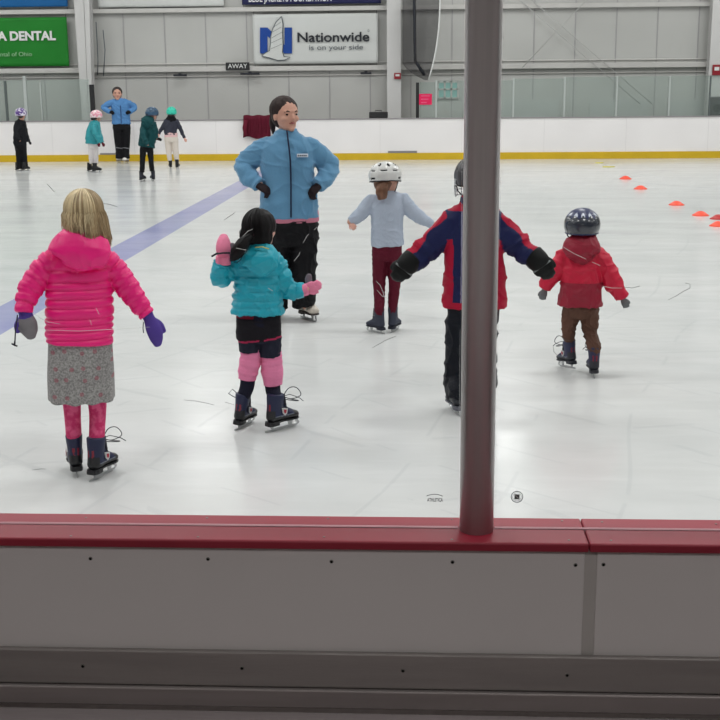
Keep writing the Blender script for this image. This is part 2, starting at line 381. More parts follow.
# ---- far glass
def glass_mat(name, tint, gloss, dirt=0.0):
    m = bpy.data.materials.new(name); m.use_nodes = True; nt = m.node_tree; nt.nodes.clear(); L = nt.links.new
    out = N(nt, 'ShaderNodeOutputMaterial'); tr = N(nt, 'ShaderNodeBsdfTransparent'); tr.inputs[0].default_value = tint
    gl = N(nt, 'ShaderNodeBsdfGlossy'); gl.inputs['Roughness'].default_value = .02
    fr = N(nt, 'ShaderNodeFresnel'); fr.inputs[0].default_value = gloss
    mx = N(nt, 'ShaderNodeMixShader'); L(fr.outputs[0], mx.inputs[0]); L(tr.outputs[0], mx.inputs[1]); L(gl.outputs[0], mx.inputs[2])
    last = mx.outputs[0]
    if dirt:
        df = N(nt, 'ShaderNodeBsdfDiffuse'); df.inputs[0].default_value = srgb(200, 214, 210); m2 = N(nt, 'ShaderNodeMixShader')
        m2.inputs[0].default_value = dirt; L(last, m2.inputs[1]); L(df.outputs[0], m2.inputs[2]); last = m2.outputs[0]
    L(last, out.inputs[0]); return m
M_fglass = glass_mat('far_glass', (.90, .935, .92, 1), 1.3, .10)
def barrier(x, label):
    c = on_y(x, 110, YF+.05); return empty('glass_barrier', (c.x, YF+.05, zf), 0, label, 'glass barrier')
GBL = barrier(45, 'run of tinted glass on the far boards at the left, ending at a black post')
GBR = barrier(560, 'long run of tinted glass on the far boards at the right, behind the pole')
def far_pane(rt, x0, x1, top_px, m0=.014, m1=.014):
    a = on_y(x0, 110, YF+.06); b = on_y(x1, 110, YF+.06); zt = on_y((x0+x1)/2, top_px, YF+.06).z
    mb = MB(); mb.box((a.x+m0-rt.location.x, 0, 0), (b.x-m1-rt.location.x, .012, zt-zf)); mb.build('pane', M_fglass, rt)
def far_post(rt, x, top, wpx, m, label=None):
    p = on_y(x, 110, YF+.05); zt = on_y(x, top, YF+.05).z; w = wpx*YF/F; X = p.x-rt.location.x
    mb = MB(); mb.box((X-w/2, -.03, 0), (X+w/2, .035, zt-zf)); o = mb.build('post', m, rt, bevel=.008)
    if label: o['label'] = label
xs = [-60, -18, 7, 42, 91]
for i in range(4): far_pane(GBL, xs[i], xs[i+1], 81-.5*i)
xs = [419, 436, 513, 564, 616, 668.5, 709, 760]
tops = [82, 80.5, 78.5, 77, 76.3, 75.7, 75]
for i in range(7): far_pane(GBR, xs[i], xs[i+1], tops[i])
M_mull = mat('mullion', srgb(190, 196, 194), .35, .2); M_blackpost = mat('post_black', srgb(28, 28, 30), .5)
far_post(GBL, 7, 81, 2.2, mat('mull_dark', srgb(90, 98, 98), .5), 'dark glass post')
far_post(GBL, 26.5, 76, 3.0, M_mull); far_post(GBL, 42, 82, 1.2, M_mull)
far_post(GBL, 93, 84.5, 4.6, M_blackpost, 'thick black end post'); far_post(GBR, 417.5, 82.5, 3.2, M_blackpost, 'black end post')
for x, t in ((436, 80.5), (513, 78), (564, 77), (616, 76.5), (668.5, 76)): far_post(GBR, x, t, 1.7, M_mull)
far_post(GBR, 709, 75.5, 1.3, mat('mull_dark2', srgb(95, 102, 102), .5), 'dark thin post')
# pink sign, window
p = on_y(425.5, 99.3, YF+.0); r = empty('paper_notice', (p.x, YF+.012, p.z), 0, 'bright pink paper sign taped to the far glass', 'notice')
mb = MB(); mb.box((-.155, 0, -.13), (.155, .006, .13)); mb.build('sheet', mat('pink_paper', srgb(228, 40, 92), .6), r)
mb = MB()
for i in range(3): mb.box((-.11, -.002, .07-.08*i), (.11-.04*i, .0, .095-.08*i))
mb.build('print_bar', mat('pink_pale', srgb(232, 96, 135), .6), r)
a = wallpt(438, 82, .03); b = wallpt(458, 98, .03)
r = empty('window_1', ((a.x+b.x)/2, YW-.03, b.z)); r['kind'] = 'structure'
w = b.x-a.x; h = a.z-b.z
mb = MB(); mb.box((-w/2, 0, 0), (w/2, .02, h)); o = mb.build('window_pane', mat('pane_teal', srgb(150, 205, 200), .2), r)
mb = MB()
for x_ in (-w/2, -w/6, w/6, w/2): mb.box((x_-.025, -.02, -.03), (x_+.025, .0, h+.03))
for z_ in (0, h*.55, h): mb.box((-w/2, -.02, z_-.02), (w/2, .0, z_+.02))
mb.build('window_frame', M_girt, r)
# safety net gathered at the middle column; left part stands in for column shade
def net():
    m = bpy.data.materials.new('net'); m.use_nodes = True; nt = m.node_tree; nt.nodes.clear(); L = nt.links.new
    out = N(nt, 'ShaderNodeOutputMaterial'); tr = N(nt, 'ShaderNodeBsdfTransparent'); df = N(nt, 'ShaderNodeBsdfDiffuse'); df.inputs[0].default_value = srgb(74, 72, 74)
    mx = N(nt, 'ShaderNodeMixShader'); mx.inputs[0].default_value = .62; L(tr.outputs[0], mx.inputs[1]); L(df.outputs[0], mx.inputs[2]); L(mx.outputs[0], out.inputs[0])
    rt = empty('safety_net', wallpt(428, 80, .9), 0, 'grey spectator netting gathered to a point beside the middle column, left part standing in for its shade', 'net')
    O = rt.location
    vs = []; fs = []; nu, nv = 30, 24
    for j in range(nv+1):
        v = j/nv; y = -8+88*v
        xl = 402.5+22*max(0, (v-.78)/.22)**2
        xr = 440-11.5*v**2.4
        for i in range(nu+1):
            u = i/nu; x = xl+(xr-xl)*u
            p = on_y(x, y, YW-.85-.10*math.sin(u*19)*(1-.6*v)); vs.append(p-O)
    for j in range(nv):
        for i in range(nu):
            a = j*(nu+1)+i; fs.append((a, a+1, a+nu+2, a+nu+1))
    mb = MB(); mb.add(vs, fs); mb.build('net_shade_sheet', m, rt, smooth=True)
    mb = MB(); mb.tube([on_y(440-11.5*(v/12)**2.4, -8+88*v/12, YW-.87)-O for v in range(13)], .018, 6); mb.build('edge_cord', M_white, rt, smooth=True)
    mb = MB(); mb.tube([on_y(414+1.5*v/6+ (9 if v==6 else 0), -8+83*v/6, YW-.86)-O for v in range(7)], .04, 6); mb.build('gather_fold', M_ink, rt, smooth=True)
net()
# drooping cables beside first column
for (pts, lab) in ((((96, 22), (97, 40), (98, 62), (97.5, 75)), 'dark cable hanging on the wall right of the first column, left strand'), (((103, 30), (105, 50), (103.5, 76)), 'thin pale cable hanging on the wall right of the first column, right strand')):
    mb = MB(); mb.tube([wallpt(a, b_, .2) for a, b_ in pts], .014, 6); o = mb.build('hanging_cable', M_lgrey, smooth=True); tag(o, lab, 'cable')
for (x, y, w_, lab) in ((180, 75, .34, 'small dark bracket under the rail left of the AWAY sign'), (250, 73.5, .5, 'small dark bracket under the rail below the AWAY sign'), (366, 73, .28, 'small dark bracket under the rail left of the middle column')):
    p = wallpt(x, y, .2); mb = MB(); mb.box((-w_/2, -.02, -.03), (w_/2, .03, .02)); mb.box((-.04, -.02, .02), (.04, .03, .05)); o = mb.build('rail_bracket', M_ink, bevel=.01); o.location = p; tag(o, lab, 'bracket', 'brackets under the wall rail')
# black case on the board
p = on_y(378.5, 119, YF+.06)
r = empty('equipment_case', (p.x, YF+.06, zf+.001), 0, 'black box resting on top of the far boards by the middle column', 'box')
mb = MB(); mb.box((-.23, -.04, 0), (.23, .06, .15)); mb.build('body', M_blackpost, r, bevel=.02)
mb = MB(); mb.tube([(-.08, 0, .145), (-.08, 0, .18), (.08, 0, .18), (.08, 0, .145)], .01, 6); mb.build('handle', M_blackpost, r)
# maroon jacket hung over the boards
def hung_jacket():
    a = on_y(243, 118, YF-.03); b = on_y(271, 137.5, YF-.03); w = b.x-a.x; h = a.z-b.z; c = (a.x+b.x)/2
    rt = empty('jacket', (c, YF-.03, b.z), 0, 'dark maroon jacket draped over the far boards', 'jacket')
    vs = []; fs = []; nu, nv = 36, 24
    prof = [(.19, -.25), (.19, .0), (.16, .03), (.08, .055), (-.0, .055), (-.035, .03), (-.04, -.03)]
    for j in range(nv+1):
        v = j/nv
        if v < .35:
            t = v/.35*(len(prof)-1); i0 = min(int(t), len(prof)-2); f = t-i0
            y = prof[i0][0]*(1-f)+prof[i0+1][0]*f; z = h+prof[i0][1]*(1-f)+prof[i0+1][1]*f
        else:
            y = -.04; z = (h-.03)*(1-(v-.35)/.65)
        for i in range(nu+1):
            u = i/nu; side = 1-.10*(1-v)*(1 if u < .5 else .6)
            x = (u-.5)*w*(side if v > .3 else .95)
            fold = .03*math.sin(u*31+v*2)+.02*math.sin(u*13)
            vs.append((x, y-(abs(fold) if v > .33 else 0), z+(.03*math.sin(u*9) if v > .9 else 0)+(.01*math.sin(u*14) if v < .35 else 0)))
    for j in range(nv):
        for i in range(nu):
            p = j*(nu+1)+i; fs.append((p, p+1, p+nu+2, p+nu+1))
    mb = MB(); mb.add(vs, fs); o = mb.build('cloth', mat('maroon', srgb(92, 16, 38), .75, bump=.3, bscale=20, vary=.1), rt, smooth=True)
    s = o.modifiers.new('s', 'SOLIDIFY'); s.thickness = .02; s.offset = 0
    mb = MB(); mb.tube([(-w*.38, -.09, h*.9), (-w*.42, -.11, h*.5), (-w*.40, -.09, h*.12)], [.05, .06, .045], 10); mb.build('sleeve', mat('maroon2', srgb(104, 22, 44), .75), rt, smooth=True)
hung_jacket()
# ---- near boards, pole, glass
ZC = 1.07
yb_ = on_z(360, 516.0, ZC).y; ym_ = on_z(360, 526.5, ZC).y; yf_ = on_z(360, 541.5, ZC).y
zc0 = on_y(360, 550.5, yf_).z
M_cap = mat('cap_red', srgb(150, 34, 54), .5, vary=.06, vscale=4, stretch=(1, 6, 6))
M_capf = M_cap
M_nb = mat('near_board', srgb(216, 212, 210), .4, vary=.015, vscale=5)
r = empty('dasher_board', (0, yf_, 0), 0, 'near white rink board with a red cap rail, running across the foreground', 'rink board')
xj = on_z(583, 526, ZC).x      # joint in the cap
for (x0, x1) in ((-4, xj-.0006), (xj+.0006, 4)):
    mb = MB(); mb.box((x0, 0, zc0), (x1, ym_-yf_-.003, ZC)); mb.build('cap_rail', M_cap, r, bevel=.003)
    mb = MB(); mb.box((x0, ym_-yf_+.003, zc0), (x1, yb_-yf_, ZC)); mb.build('cap_rail', M_cap, r, bevel=.003)
mb = MB(); mb.box((-4, ym_-yf_-.003, zc0), (4, ym_-yf_+.003, ZC-.001)); mb.build('gasket', mat('gasket', srgb(196, 150, 158), .75), r)
yp = yf_+.012
zp0 = on_y(360, 651, yp).z
xs_ = on_y(589.5, 600, yp).x; sw = .5*(on_y(596, 600, yp).x-on_y(584, 600, yp).x)
for (x0, x1) in ((-4, xs_-sw), (xs_+sw, 4)):
    mb = MB(); mb.box((x0, .012, zp0-.02), (x1, yb_-yf_-.01, zc0)); mb.build('board_panel', M_nb, r, bevel=.0015)
mb = MB(); mb.box((xs_-sw, .015, zp0-.02), (xs_+sw, yb_-yf_-.01, zc0)); mb.build('joint_strip', mat('joint', srgb(188, 184, 180), .5), r)
mb = MB(); mb.box((-4, .05, 0), (4, yb_-yf_-.01, zp0-.02)); mb.build('board_base', M_nb, r)
M_alu = mat('kick_alu', srgb(150, 145, 142), .42, .55, vary=.08, vscale=3, stretch=(1, 14, 14), bump=.06, bscale=20)
M_alu2 = mat('kick_alu_lower', srgb(145, 138, 136), .45, .5, vary=.08, vscale=3, stretch=(1, 14, 14))
zk0 = on_y(360, 688.5, yf_).z
mb = MB(); mb.box((-4, .0, zk0), (4, .012, zp0)); o = mb.build('kick_rail', M_alu, r, bevel=.002)
zk1 = on_y(360, 709.5, yf_-.008).z
mb = MB(); mb.box((-4, -.008, zk1), (4, .012, zk0-.0015)); o = mb.build('kick_rail', M_alu2, r, bevel=.002)
M_screw = mat('screw_dark', srgb(120, 116, 112), .4, .5); M_hole = mat('screw_slot', srgb(12, 12, 12), .8)
def screw(x, y, plane_y, rad=.0032):
    p = on_y(x, y, plane_y)-Vector((0, yf_, 0)); n = 14
    mb = MB()
    mb.tube([p+Vector((0, .002, 0)), p+Vector((0, -.0006, 0)), p+Vector((0, -.0012, 0))], [rad, rad, rad*.7], n)
    s = mb.build('screw', M_screw, r)
    mb = MB(); mb.box(p+Vector((-rad*.6, -.0019, -rad*.3)), p+Vector((rad*.6, -.0010, rad*.3))); mb.box(p+Vector((-rad*.3, -.0019, -rad*.6)), p+Vector((rad*.3, -.0010, rad*.6)))
    mb.build('screw_slot', M_hole, s)
for x, y in ((90.5, 558.5), (208, 559), (331.5, 561.5), (452.5, 562), (575.5, 565), (603.5, 564.5)): screw(x, y, yf_+.012)
for x, y in ((83, 666), (242, 668), (403, 670.5), (567, 675)): screw(x, y, yf_, .0036)
for x, y in ((86, 517.8), (207, 518), (328, 518.7), (452, 519.5), (562, 521), (602, 522), (716, 524)):
    p = on_z(x, y, ZC); mb = MB(); mb.tube([(p.x, p.y-yf_, ZC-.002), (p.x, p.y-yf_, ZC+.0005)], .0022, 10); mb.build('screw', M_screw, r)
for x, y in ((71, 536), (198, 537), (324, 537), (452, 539.5), (569, 540.2), (611, 540.5)):
    p = on_z(x, y, ZC); mb = MB(); mb.tube([(p.x, p.y-yf_, ZC-.002), (p.x, p.y-yf_, ZC+.0005)], .0022, 10); mb.build('screw', M_screw, r)
# aluminium bench plank in front of the boards
zpl = zk1-.004
mb = MB(); mb.box((-4, -.34, -.03), (4, 0, 0)); o = mb.build('bench_plank', mat('plank', srgb(150, 142, 142), .45, .45, vary=.1, vscale=2, stretch=(1, 12, 1), bump=.15, bscale=14)); o.location = (0, yf_-.014, zpl)
tag(o, 'grey metal plank along the bottom of the picture, below the near board', 'plank')
for x_ in (-2.4, -.8, .8, 2.4):
    mb = MB(); mb.box((x_-.03, -.3, -.04-zpl), (x_+.03, -.04, -.03)); mb.build('leg', M_dark, o)
# pole
pl = on_z(459.5, 530, ZC); pr = on_z(493.5, 530, ZC); cx = (pl.x+pr.x)/2; rad = (pr.x-pl.x)/2
yb2 = on_z(476, 535.5, ZC).y; cyp = yb2+rad
mb = MB(); n = 64
mb.tube([(cx, cyp, ZC-.02), (cx, cyp, 3.4)], rad, n)
def pole_mat():
    m = mat('brushed_steel', srgb(205, 202, 202), .36, .4, vary=.06, vscale=3, stretch=(30, 30, .6), bump=.02, bscale=60)
    return m
o = mb.build('support_pole', pole_mat(), smooth=True)
tag(o, 'round grey steel pole rising from the red cap rail, hiding one skater', 'pole')
for p_ in o.data.polygons:
    if len(p_.vertices) > 4: p_.use_smooth = False
# near glass: one pane each side of the pole
M_glass = glass_mat('near_glass', (.965, .975, .97, 1), 1.12)
yg = ym_+.0
gbn = empty('glass_barrier', (cx, yg, ZC+.0008), 0, 'clear scuffed glass standing on the red cap rail in the foreground', 'glass barrier')
M_gedge = mat('glass_foot', srgb(214, 168, 176), .9)
def near_pane(x0, x1):
    mb = MB(); mb.box((x0-cx, -.004, 0), (x1-cx, .004, 2.3)); mb.mi[0] = 1; mb.build('pane', [M_glass, M_gedge], gbn)
near_pane(-3.5, cx-rad-.002); near_pane(cx+rad+.002, 3.5); gl = gr = gbn
# round maker's seal and small stamp etched at the foot of the glass
M_etch = mat('etch', srgb(110, 116, 116), .6)
def G(x, y, rt, off=.0046): return on_y(x, y, yg-off)-rt.location
mm = (yg/F)*1.03
mb = MB(); c = G(517, 496.8, gr)
def ringpts(c, r_, n=28, a0=0, a1=2*math.pi): return [c+Vector((math.cos(a0+(a1-a0)*i/n)*r_, 0, math.sin(a0+(a1-a0)*i/n)*r_)) for i in range(n+1)]
mb.tube(ringpts(c, 5.8*mm), .45*mm, 4); mb.tube(ringpts(c, 4.3*mm), .25*mm, 4)
mb.build('round_seal', M_etch, gr)
mb = MB(); mb.box(c+Vector((-2.6*mm, -.0003, -2.7*mm)), c+Vector((2.6*mm, .0003, 2.7*mm))); s_ = mb.build('seal_centre', M_etch, gr)
mb = MB(); mb.tube([c+Vector((-1.6*mm, -.0006, 1.6*mm)), c+Vector((1.6*mm, -.0006, -1.6*mm))], .4*mm, 4); mb.build('seal_slash', M_white, gr)
mb = MB(); cc = G(434.5, 511, gl); mb.tube(ringpts(cc, 18*mm, 16, math.radians(63), math.radians(117)), .35*mm, 4); mb.build('stamp_arc', M_etch, gl)
text_mesh('stamp_lettering', 'ATHLETICA', 5.2*mm, upright(G(435, 500, gl)), M_etch, gl, width=16*mm, depth=.0004, bold=.0002)
# scuffs on the glass
def scuff_light():
    m = bpy.data.materials.new('scuff_light'); m.use_nodes = True; nt = m.node_tree; nt.nodes.clear()
    o = N(nt, 'ShaderNodeOutputMaterial'); t = N(nt, 'ShaderNodeBsdfTranslucent'); t.inputs[0].default_value = (.95, .95, .95, 1)
    r = N(nt, 'ShaderNodeBsdfTransparent'); a = N(nt, 'ShaderNodeMixShader'); a.inputs[0].default_value = .4
    nt.links.new(r.outputs[0], a.inputs[1]); nt.links.new(t.outputs[0], a.inputs[2]); nt.links.new(a.outputs[0], o.inputs[0]); return m
M_sd = mat('scuff_dark', srgb(150, 152, 154), .7); M_sl = scuff_light()
def scuff(rt, pts, m, wpx=.8):
    mb = MB(); P_ = [G(a, b_, rt) for a, b_ in pts]; n = len(P_)
    rs = [mm*wpx*.34*(.35+.65*math.sin(math.pi*(i+.5)/n)) for i in range(n)]; mb.tube(P_, rs, 5); mb.build('scuff_mark', m, rt)
for pts in (((47, 184), (50, 187), (53, 190.5), (55, 192)), ((32, 470), (36, 469.5), (41, 468.8), (46, 469)), ((184, 400), (196, 401), (206, 403), (214, 405)), ((225, 402), (235, 405)), ((102, 203), (110, 204.5), (118, 207)), ((372, 348), (386, 340), (396, 336)), ((224, 220), (230, 216), (235, 212.5))):
    scuff(gl, pts, M_sd)
for pts in (((46, 330), (80, 331), (118, 329), (150, 327)), ((33, 313), (42, 319), (48, 322), (60, 324)), ((90, 320), (91.5, 325)), ((96, 308), (99, 314)), ((376, 281), (380, 285), (383, 292), (384, 297)), ((377, 290), (382, 296), (387, 298)), ((294, 261), (299, 255), (300, 252)), ((303, 243), (307, 236), (309, 234)), ((314, 230), (317, 227)), ((243, 236), (248, 231), (253, 229)), ((236, 248), (246, 250)), ((268, 288), (273, 291))):
    scuff(gl, pts, M_sl, .9)
for pts in (((668, 300), (676, 296), (684, 291), (690, 288), (690, 284), (685, 283)), ((624, 287), (632, 288), (640, 286)), ((553, 345), (554, 352), (558, 356))):
    scuff(gr, pts, M_sd)
for pts in (((562, 246), (568, 250), (575, 254)), ((575, 254), (586, 259)), ((592, 262), (600, 265.5)), ((602, 286), (612, 288), (622, 288))):
    scuff(gr, pts, M_sl, .9)
# ---- cones
M_cone = mat('cone_orange', srgb(255, 88, 62), .45); M_cone2 = mat('cone_red', srgb(190, 45, 45), .45)
def cone(x, y, m, label):
    p = on_z(x, y); mb = MB(); n = 24; R_ = .115
    prof = [(R_, 0), (R_, .008), (R_*.78, .022), (R_*.5, .046), (R_*.3, .058), (R_*.26, .05), (R_*.46, .035), (R_*.74, .014), (R_*.93, .0)]
    vs = [(a*math.cos(2*math.pi*k/n), a*math.sin(2*math.pi*k/n), z) for a, z in prof for k in range(n)]
    mb.add(vs, [(i*n+k, i*n+(k+1) % n, (i+1)*n+(k+1) % n, (i+1)*n+k) for i in range(len(prof)-1) for k in range(n)])
    o = mb.build('disc_cone', m, smooth=True); o.location = p; tag(o, label, 'cone', 'flat marker cones on the ice')
for x, y, m, l in ((625.5, 179, M_cone, 'orange disc cone farthest from the camera, nearest the yellow kick plate'), (640.5, 189, M_cone, 'orange disc cone, second from the far boards'), (676.5, 205, M_cone, 'orange disc cone in the middle of the row, third from the far boards'), (700.5, 215.5, M_cone, 'orange disc cone, fourth from the far boards'), (718.5, 219, M_cone2, 'dark red disc cone at the right edge of the picture'), (718.5, 226, M_cone, 'orange disc cone nearest the camera at the right edge')):
    cone(x, y, m, l)
# yellow scraps on the ice
for x, y, sx, l in ((599, 163, .09, 'tiny yellow scrap on the ice nearest the far boards'), (608, 167, .13, 'tiny yellow scrap on the ice beside the farthest orange cone')):
    p = on_z(x, y); mb = MB(); mb.add([(-sx, -.05, .0), (0, -.12, .0), (sx*1.1, -.02, .0), (sx*.6, .12, .0), (-sx*.7, .09, .0), (-sx, -.05, .012), (0, -.12, .01), (sx*1.1, -.02, .014), (sx*.6, .12, .008), (-sx*.7, .09, .012)], [(4, 3, 2, 1, 0), (5, 6, 7, 8, 9)]+[(i, (i+1) % 5, (i+1) % 5+5, i+5) for i in range(5)])
    o = mb.build('tape_scrap', mat('yellow_tape', srgb(225, 215, 90), .6)); o.location = p; tag(o, l, 'tape scrap')
# ================================================================= PEOPLE
def catmull(P, n):
    """P: array (k,d). returns resampled rows"""
    P = np.asarray(P, float); k = len(P)
    if k == 2: t = np.linspace(0, 1, n)[:, None]; return P[0]*(1-t)+P[1]*t
    Q = np.vstack([2*P[0]-P[1], P, 2*P[-1]-P[-2]]); out = []
    for s in np.linspace(0, k-1-1e-9, n):
        i = int(s); t = s-i; a, b, c, d = Q[i], Q[i+1], Q[i+2], Q[i+3]
        out.append(.5*((2*b)+(-a+c)*t+(2*a-5*b+4*c-d)*t*t+(-a+3*b-3*c+d)*t**3))
    out = np.array(out)
    if P.shape[1] > 3: out[:, 3:5] = np.maximum(out[:, 3:5], .6*P[:, 3:5].min(0))
    return out
class Body:
    """union of tapered tubes and ellipsoids, remeshed into one continuous skin"""
    def __init__(s): s.v = []; s.f = []; s.tubes = []
    def _add(s, vs, fs):
        o = len(s.v); s.v += vs; s.f += [tuple(i+o for i in f) for f in fs]
    def tube(s, rows, name='', side=(1, 0, 0), cap=(1, 1), n=28, step=.012, sq=2.0):
        """rows: (x,y,z,rside,rfront)"""
        R = np.array([tuple(r) if len(r) == 5 else tuple(r)+(r[3],) for r in rows], float)
        L = np.linalg.norm(np.diff(R[:, :3], axis=0), axis=1).sum()
        m = max(6, int(L/step)); S = catmull(R, m)
        side = np.array(side, float)
        T = np.gradient(S[:, :3], axis=0); T /= np.linalg.norm(T, axis=1)[:, None]+1e-12
        rings = []
        def frame(t):
            a = side-t*np.dot(side, t)
            if np.linalg.norm(a) < .25:
                a2 = np.array([0, 1., 0]) if abs(t[1]) < .8 else np.array([0, 0, 1.]); a = a2-t*np.dot(a2, t)
            a /= np.linalg.norm(a); b = np.cross(t, a); return a, b
        seq = []
        if cap[0]:
            for q in (80, 60, 40, 20):
                q = math.radians(q); seq.append((S[0, :3]-T[0]*math.sin(q)*min(S[0, 3:5])*cap[0], S[0, 3]*math.cos(q), S[0, 4]*math.cos(q), T[0]))
        for i in range(m): seq.append((S[i, :3], S[i, 3], S[i, 4], T[i]))
        if cap[1]:
            for q in (20, 40, 60, 80):
                q = math.radians(q); seq.append((S[-1, :3]+T[-1]*math.sin(q)*min(S[-1, 3:5])*cap[1], S[-1, 3]*math.cos(q), S[-1, 4]*math.cos(q), T[-1]))
        vs = []
        for (c, ra, rb, t) in seq:
            a, b = frame(t)
            for k in range(n):
                an = 2*math.pi*k/n; ca, sa = math.cos(an), math.sin(an)
                if sq != 2.0: ca = math.copysign(abs(ca)**(2/sq), ca); sa = math.copysign(abs(sa)**(2/sq), sa)
                vs.append(tuple(c+a*ca*ra+b*sa*rb))
        fs = []
        for i in range(len(seq)-1):
            for k in range(n):
                p = i*n+k; q = i*n+(k+1) % n; fs.append((p, q, q+n, p+n))
        fs.append(tuple(range(n))[::-1]); fs.append(tuple(range((len(seq)-1)*n, len(seq)*n)))
        s._add(vs, fs)
        arc = np.concatenate([[0], np.cumsum(np.linalg.norm(np.diff(S[:, :3], axis=0), axis=1))])
        s.tubes.append((name, S, arc)); return s
    def ell(s, c, r, M=None, n=24, m=14):
        c = Vector(c); vs = []
        for j in range(1, m):
            th = math.pi*j/m
            for k in range(n):
                ph = 2*math.pi*k/n; p = Vector((math.sin(th)*math.cos(ph)*r[0], math.sin(th)*math.sin(ph)*r[1], math.cos(th)*r[2]))
                vs.append(tuple(c+(M @ p if M else p)))
        t = Vector((0, 0, r[2])); vs.append(tuple(c+(M @ t if M else t))); vs.append(tuple(c-(M @ t if M else t)))
        N0 = (m-1)*n; fs = []
        for j in range(m-2):
            for k in range(n): fs.append((j*n+k, (j+1)*n+k, (j+1)*n+(k+1) % n, j*n+(k+1) % n))
        for k in range(n): fs.append((N0, k, (k+1) % n)); fs.append((N0+1, (m-2)*n+(k+1) % n, (m-2)*n+k))
        s._add(vs, fs); return s
    def mesh(s, voxel, smooth=4, dec=0):
        me = bpy.data.meshes.new('tmp'); me.from_pydata(s.v, [], s.f); o = bpy.data.objects.new('tmp', me); COL.objects.link(o)
        r = o.modifiers.new('r', 'REMESH'); r.mode = 'VOXEL'; r.voxel_size = voxel; r.adaptivity = 0
        if smooth: q = o.modifiers.new('s', 'SMOOTH'); q.factor = .5; q.iterations = smooth
        bpy.context.view_layer.update(); dg = bpy.context.evaluated_depsgraph_get()
        out = bpy.data.meshes.new_from_object(o.evaluated_get(dg)); bpy.data.objects.remove(o); bpy.data.meshes.remove(me); return out
    def info(s, V):
        """per vertex: nearest named tube, arc length along it"""
        best = np.full(len(V), 1e9); who = np.zeros(len(V), int); arcs = np.zeros(len(V))
        for ti, (nm, S, arc) in enumerate(s.tubes):
            if not nm: continue
            for c0 in range(0, len(V), 8000):
                v = V[c0:c0+8000]; d = np.linalg.norm(v[:, None, :]-S[None, :, :3], axis=2)/np.maximum(S[:, 3], S[:, 4])[None, :]
                k = d.argmin(1); dm = d[np.arange(len(v)), k]; sl = slice(c0, c0+len(v)); w = dm < best[sl]
                bb = best[sl]; bb[w] = dm[w]; best[sl] = bb
                ww = who[sl]; ww[w] = ti; who[sl] = ww; aa = arcs[sl]; aa[w] = arc[k[w]]; arcs[sl] = aa
        return who, arcs
    def build(s, name, mats, parent, voxel=.008, smooth=4, disp=None, matfn=None):
        me = s.mesh(voxel, smooth); n = len(me.vertices)
        V = np.empty(n*3); me.vertices.foreach_get('co', V); V = V.reshape(-1, 3)
        who = arcs = None
        if disp or matfn: who, arcs = s.info(V)
        names = [t[0] for t in s.tubes] or ['']
        if matfn:
            nf = len(me.polygons); mi = np.zeros(nf, int)
            for p in me.polygons:
                i = p.vertices[0]; mi[p.index] = matfn(p.center, names[who[i]], arcs[i], p.normal)
        if disp:
            Nn = np.empty(n*3); me.vertices.foreach_get('normal', Nn); Nn = Nn.reshape(-1, 3)
            D = np.array([disp(V[i], names[who[i]], arcs[i], Nn[i]) for i in range(n)])
            V = V+Nn*D[:, None]; me.vertices.foreach_set('co', V.ravel())
        me.name = name; me.materials.clear()
        o = link_mesh(name, me, parent, mats)
        if matfn: me.polygons.foreach_set('material_index', mi)
        me.polygons.foreach_set('use_smooth', [True]*len(me.polygons)); me.update(); return o
def ns(v, sc, seed=0.0): return noise.noise(Vector((v[0]*sc[0]+seed, v[1]*sc[1], v[2]*sc[2]+seed)))
def wrinkle(amp, sc=(9, 9, 22), seed=0.0):
    def f(v, nm, a, nn):
        w = ns(v, (3, 3, 3), seed+9)*.25; u = (v[0]+w, v[1], v[2]+w*.6)
        q = 1-min(1, abs(ns(u, sc, seed))*3.2); q2 = 1-min(1, abs(ns(u, (sc[2]*.9, sc[0], sc[2]*.7), seed+5))*3.6)
        return amp*(q*q*1.1+q2*q2*.7-.5+ns(v, (sc[0]*2.5,)*3, seed+3)*.5)
    return f
def quilt(seams, amp, wr=.002, ss=.05, w=.0065):
    """stitched channels: torso seams at heights 'seams', sleeve seams every ss metres of arm"""
    def f(v, nm, a, nn):
        wob = .006*ns(v, (6, 6, 6), 2)
        if nm.startswith('arm'): d = abs(((a+wob*1.5)/ss+.5) % 1-.5)*ss; sp = ss
        elif nm == 'torso': d = min(abs(v[2]+wob-z) for z in seams); sp = .05
        else: return wr*2.0*ns(v, (14, 14, 14), 1)
        return -amp*math.exp(-(d/w)**2)+amp*.35*min(1, d/(sp*.5))+wr*ns(v, (16, 16, 30), 5)*1.5
    return f
class Person:
    def __init__(s, x, y, label, group=None):
        s.g = on_z(x, y); e = Vector((s.g.x, s.g.y, 0)).normalized(); s.ey = e; s.ex = Vector((e.y, -e.x, 0))
        s.rz = math.atan2(s.ex.y, s.ex.x); s.root = empty('person', s.g, s.rz, label, 'person', group)
        s.k = (s.g-CAM).dot(_f)/F
    def J(s, x, y, d=0.0):
        r = ray(x, y); t = (d-(CAM-s.g).dot(s.ey))/r.dot(s.ey); p = CAM+r*t-s.g
        return Vector((p.dot(s.ex), d, p.z))
    def rows(s, pts):
        """pts: (px, py, r_side_px, r_front_px, depth_m)"""
        out = []
        for q in pts:
            x, y, a, b = q[:4]; d = q[4] if len(q) > 4 else 0
            p = s.J(x, y, d); k = s.k*(1+d/max(s.g.length, 1)); out.append((p.x, p.y, p.z, a*k, b*k))
        return out
    def lp(s, x, y):
        """ground point under a photo pixel, in local coordinates"""
        p = on_z(x, y)-s.g; return Vector((p.dot(s.ex), p.dot(s.ey), 0))
SKIN = mat('skin', srgb(205, 155, 135), .5, spec=.4); SKIN2 = mat('skin_light', srgb(225, 172, 155), .5, spec=.4)
DARK = mat('black_cloth', srgb(17, 17, 21), .7, bump=.15, bscale=60)
